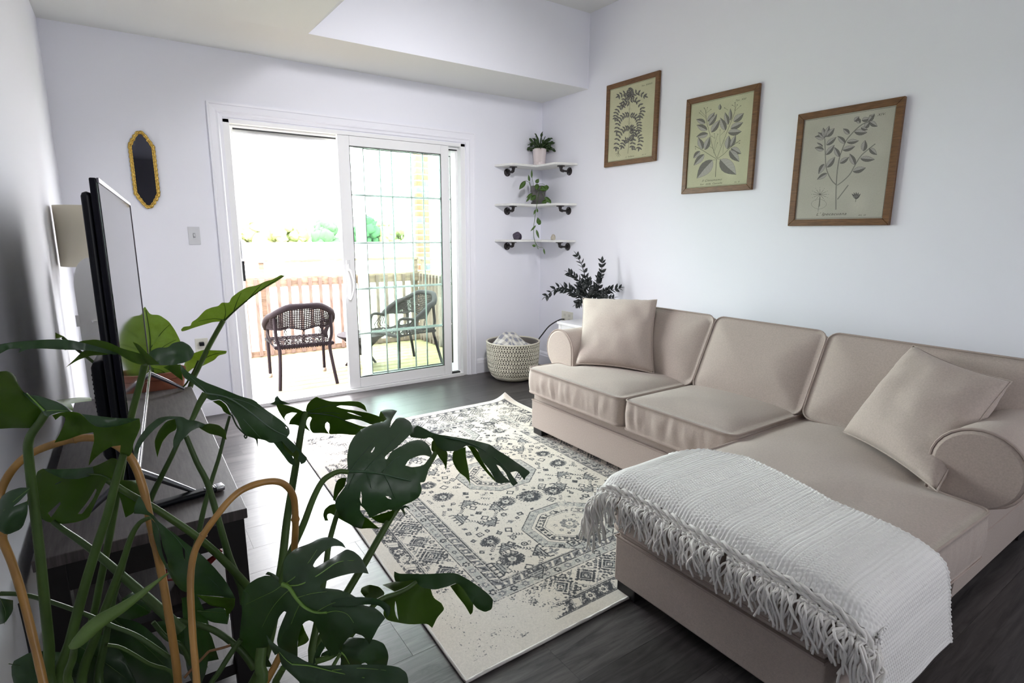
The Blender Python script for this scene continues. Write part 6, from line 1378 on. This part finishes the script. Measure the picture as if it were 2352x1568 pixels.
stem([(490, 1395), (560, 1410), (680, 1480), (800, 1550)], A0, .99, 1.02, 4, 4)
stem([(800, 1280), (900, 1300), (1000, 1340), (1100, 1420), (1160, 1500)], A0, 1.05, 1.1, 6, 8, STEMD)
stem([(700, 1290), (760, 1360), (830, 1400), (870, 1480)], A0, 1.04, 1.08, 5, 6, STEMD)
stem([(1100, 1370), (1050, 1440), (1000, 1520), (950, 1600)], A0, 1.06, 1.03, 6, 6, STEMD)
stem([(548, 212), (530, 290), (505, 450), (480, 600), (455, 760), (435, 940), (415, 1070), (380, 1300), (330, 1480), (250, 1640)], B0, 1.30, 1.12, 7, 11, base=True)
stem([(762, 510), (720, 507), (675, 525), (630, 562), (585, 650), (540, 770), (490, 880), (450, 980), (420, 1090)], B0, 1.12, 1.04, 5.5, 9)
stem([(1210, 395), (1180, 450), (1110, 560), (1000, 705), (930, 820), (850, 960), (760, 1110), (690, 1230), (600, 1400), (520, 1600)], B0, 1.34, 1.05, 6, 10)
stem([(715, 700), (690, 780), (665, 880), (650, 1000), (632, 1100), (610, 1250), (580, 1400), (550, 1600)], B0, 1.22, 1.03, 5.5, 9)
stem([(1105, 1062), (1060, 1095), (1000, 1122), (940, 1142), (890, 1180), (800, 1300), (700, 1420), (600, 1460)], B0, 1.10, 1.0, 5, 7)
stem([(725, 1420), (690, 1480), (650, 1560)], B0, .98, .96, 4, 5); stem([(440, 1490), (400, 1560), (370, 1620)], B0, .83, .90, 7, 9)
stem([(330, 1390), (320, 1480), (310, 1600)], B0, .96, .94, 12, 13, STEMG)
# rolled new leaf
sp = [(318, 1405), (350, 1385), (400, 1335), (450, 1290), (495, 1262), (560, 1222), (640, 1165), (700, 1118), (770, 1066)]
tube('rolled_leaf', [at(A0[0]+x/A0[2], A0[1]+y/A0[2], t=.86+.03*i/8) for i, (x, y) in enumerate(sp)], [q*.87/FPX for q in (5, 13, 17, 16, 15, 12, 8, 5, 1.5)], mat('new leaf', (.14, .23, .06), .4, trans=.2, sub=(.3, .45, .05), var=(10, .2)), mon, 12, sm=4)
stem([(342, 1400), (335, 1450), (325, 1600)], A0, .87, .90, 7, 9)
# bamboo hoops
def hoop(P, org, tt, r, nodes):
    ox, oy, s = org; k = len(P); T = tt if hasattr(tt, '__len__') else [tt]*k
    Q = [at(ox+x/s, oy+y/s, t=T[i]) for i, (x, y) in enumerate(P)]; dn = (Q[0]-Q[1]).normalized(); Q = [Q[0]+dn*min(.35, (Q[0].z-.28)/max(-dn.z, .2))]+Q; Q = Q+[Vector((-3.30, -3.33, .27))] if len(P) == 20 else Q+[Q[-1]+(Q[-1]-Q[-2]).normalized()*.2]; nodes = [q_+1 for q_ in nodes]; Q = smoothpath(Q, 6); rad = []
    for i, q in enumerate(Q):
        f = min(abs(i/6-nd) for nd in nodes); t_ = (q-Vector(CC)).dot(Vector(_f)); rad.append(r*t_/FPX*(1+(.16 if f < .09 else 0)+.02*math.sin(i)))
    o = tube('bamboo_hoop', Q, rad, BAMBOO, mon, 12)
    for nd in nodes:
        i = int(nd*6)
        if 0 < i < len(Q)-1: tube('bamboo_node', [Q[i], Q[i].lerp(Q[i+1], .12)], rad[i]*1.10, mat('bamboo node', (.30, .17, .07), .6), o, 12)
hoop([(215, 1640), (160, 1400), (105, 1180), (55, 1020), (8, 900), (-8, 790), (5, 690), (60, 590), (150, 515), (300, 462), (420, 448), (520, 475), (600, 545), (655, 680), (690, 850), (735, 1050), (775, 1280), (805, 1480), (820, 1640)], A0, list(np.linspace(.86, 1.0, 19)), 8.6, (4.05, 9.4, 14.3))
hoop([(400, 1700), (385, 1480), (365, 1250), (352, 1050), (345, 870), (352, 720), (380, 590), (440, 475), (520, 360), (620, 235), (720, 148), (850, 95), (970, 80), (1055, 115), (1108, 205), (1120, 360), (1118, 480), (1105, 650), (1080, 900), (1040, 1300)], G0, list(np.linspace(.87, .90, 9))+list(np.linspace(.915, 1.10, 11)), 7.6, (7.0, 15.0))
# woody root and twine
stem([(480, 1335), (520, 1325), (580, 1310), (640, 1290)], G0, 1.04, 1.06, 2.5, 3, mat('aerial root', (.22, .11, .05), .8), 'aerial_root'); stem([(300, 1530), (360, 1460), (420, 1400), (480, 1335)], G0, 1.0, 1.04, 3, 3, mat('aerial root', (.22, .11, .05), .8), 'aerial_root')
lathe('pot', [(.10, 0), (.125, .005), (.155, .26), (.165, .28), (.165, .31), (.155, .31), (.148, .27)], -3.36, -3.40, TERRA, mon, 40, .0005); lathe('soil', [(0, .26), (.150, .26), (.150, .27), (0, .275)], -3.36, -3.40, SOIL, mon, 24, .0005)
settle(mon)
# ------------------------------------------------------------------ elephant ear by the window
alo = thing('potted_elephant_ear', (-3.19, -1.17, 0), 'broad-leaved elephant ear in a terracotta pot beyond the far end of the television', 'plant')
TA = 2.72
lathe('pot', [(.075, 0), (.08, .004), (.098, .13), (.104, .135), (.104, .165), (.097, .165), (.093, .13)], -3.205, -1.19, TERRA, alo, 36, .452); lathe('soil', [(0, .13), (.094, .13), (.094, .138), (0, .14)], -3.205, -1.19, SOIL, alo, 20, .452)
leafpoly([(333, 704), (345, 722), (366, 723), (388, 738), (402, 758), (414, 782), (417, 802), (409, 832), (400, 860), (392, 886), (378, 880), (371, 866), (360, 890), (350, 868), (343, 884), (332, 860), (300, 884), (285, 862), (270, 832), (262, 795), (270, 760), (290, 736), (316, 722)], FP, TA, TA-.05, (345, 845, 333, 706), ALOTOP, ALOUND, alo, side=.0, droop=.18, seed=60, grid=9, veins=[(1.6, [(343, 845), (345, 780), (335, 712)]), (1., [(344, 838), (370, 800), (405, 780)]), (1., [(344, 845), (370, 850), (398, 870)]), (1., [(345, 800), (370, 765), (390, 745)])], vmat=STEMG)
leafpoly([(508, 512), (528, 490), (580, 485), (590, 455), (630, 430), (690, 365), (740, 345), (790, 335), (815, 308), (870, 312), (888, 270), (940, 230), (1000, 195), (1080, 180), (1140, 150), (1200, 135), (1255, 100), (1290, 108), (1230, 150), (1150, 195), (1080, 240), (1000, 300), (930, 360), (870, 415), (830, 450), (750, 455), (680, 475), (600, 500), (545, 520), (515, 526)], E0, TA+.02, TA-.08, (830, 448, 1290, 104), ALOUND, ALOTOP, alo, side=.25, droop=.1, seed=61, grid=9, veins=[(1.5, [(835, 445), (930, 355), (1080, 235), (1280, 106)]), (1., [(832, 440), (845, 380), (830, 312)]), (1., [(835, 440), (750, 430), (640, 450)]), (1., [(900, 385), (930, 300), (960, 235)]), (1., [(1000, 300), (1060, 230), (1120, 165)])], vmat=STEMG)
leafpoly([(535, 765), (560, 712), (600, 690), (680, 662), (740, 667), (800, 668), (852, 672), (848, 692), (790, 706), (760, 740), (700, 770), (640, 800), (600, 800), (562, 832), (528, 806)], E0, TA+.04, TA-.04, (660, 740, 850, 680), ALOTOP, ALOUND, alo, side=.12, droop=.08, seed=62, grid=8, veins=[(1.2, [(640, 770), (720, 710), (840, 680)])], vmat=STEMG)
leafpoly([(79, 714), (91, 716), (99, 735), (112, 752), (126, 763), (148, 773), (120, 779), (88, 783), (84, 765), (80, 740)], FP, 2.30, 2.36, (140, 776, 80, 716), ALOTOP, ALOUND, alo, seed=63, grid=8)
leafpoly([(160, 640+8), (206, 690), (216, 705), (216, 640), (206, 640)], FP, 2.74, 2.74, (210, 700, 205, 650), ALOTOP, ALOUND, alo, seed=64, grid=8) if False else None
for P, t0, t1, r in (([(513, 736), (480, 795), (447, 862), (425, 900)], TA, TA-.02, 5.5), ([(345, 840), (352, 870), (362, 900)], TA, TA-.04, 5), ([(455, 828), (440, 860), (415, 890)], TA, TA, 2), ([(145, 776), (200, 820), (300, 890)], 2.36, 2.66, 3)):
    Q = [at(x, y, t=t0+(t1-t0)*i/(len(P)-1)) for i, (x, y) in enumerate(P)]+[Vector((-3.205, -1.19, .585))]; tube('stem', Q, r*TA/FPX, STEMG, alo, 8, sm=4)
settle(alo)
ps_ = thing('plant_stool', (-3.205, -1.19, 0), 'small black plant stool under the elephant ear behind the television stand', 'stool')
lathe('seat', [(0, .43), (.125, .43), (.13, .44), (.125, .4515), (0, .4515)], -3.205, -1.19, STANDB, ps_, 28)
for a in (.8, 2.4, 3.9, 5.5): tube('leg', [(-3.205+.07*math.cos(a), -1.19+.07*math.sin(a), .435), (-3.205+.12*math.cos(a), -1.19+.12*math.sin(a), .001)], .009, STANDB, ps_, 8)
settle(ps_)
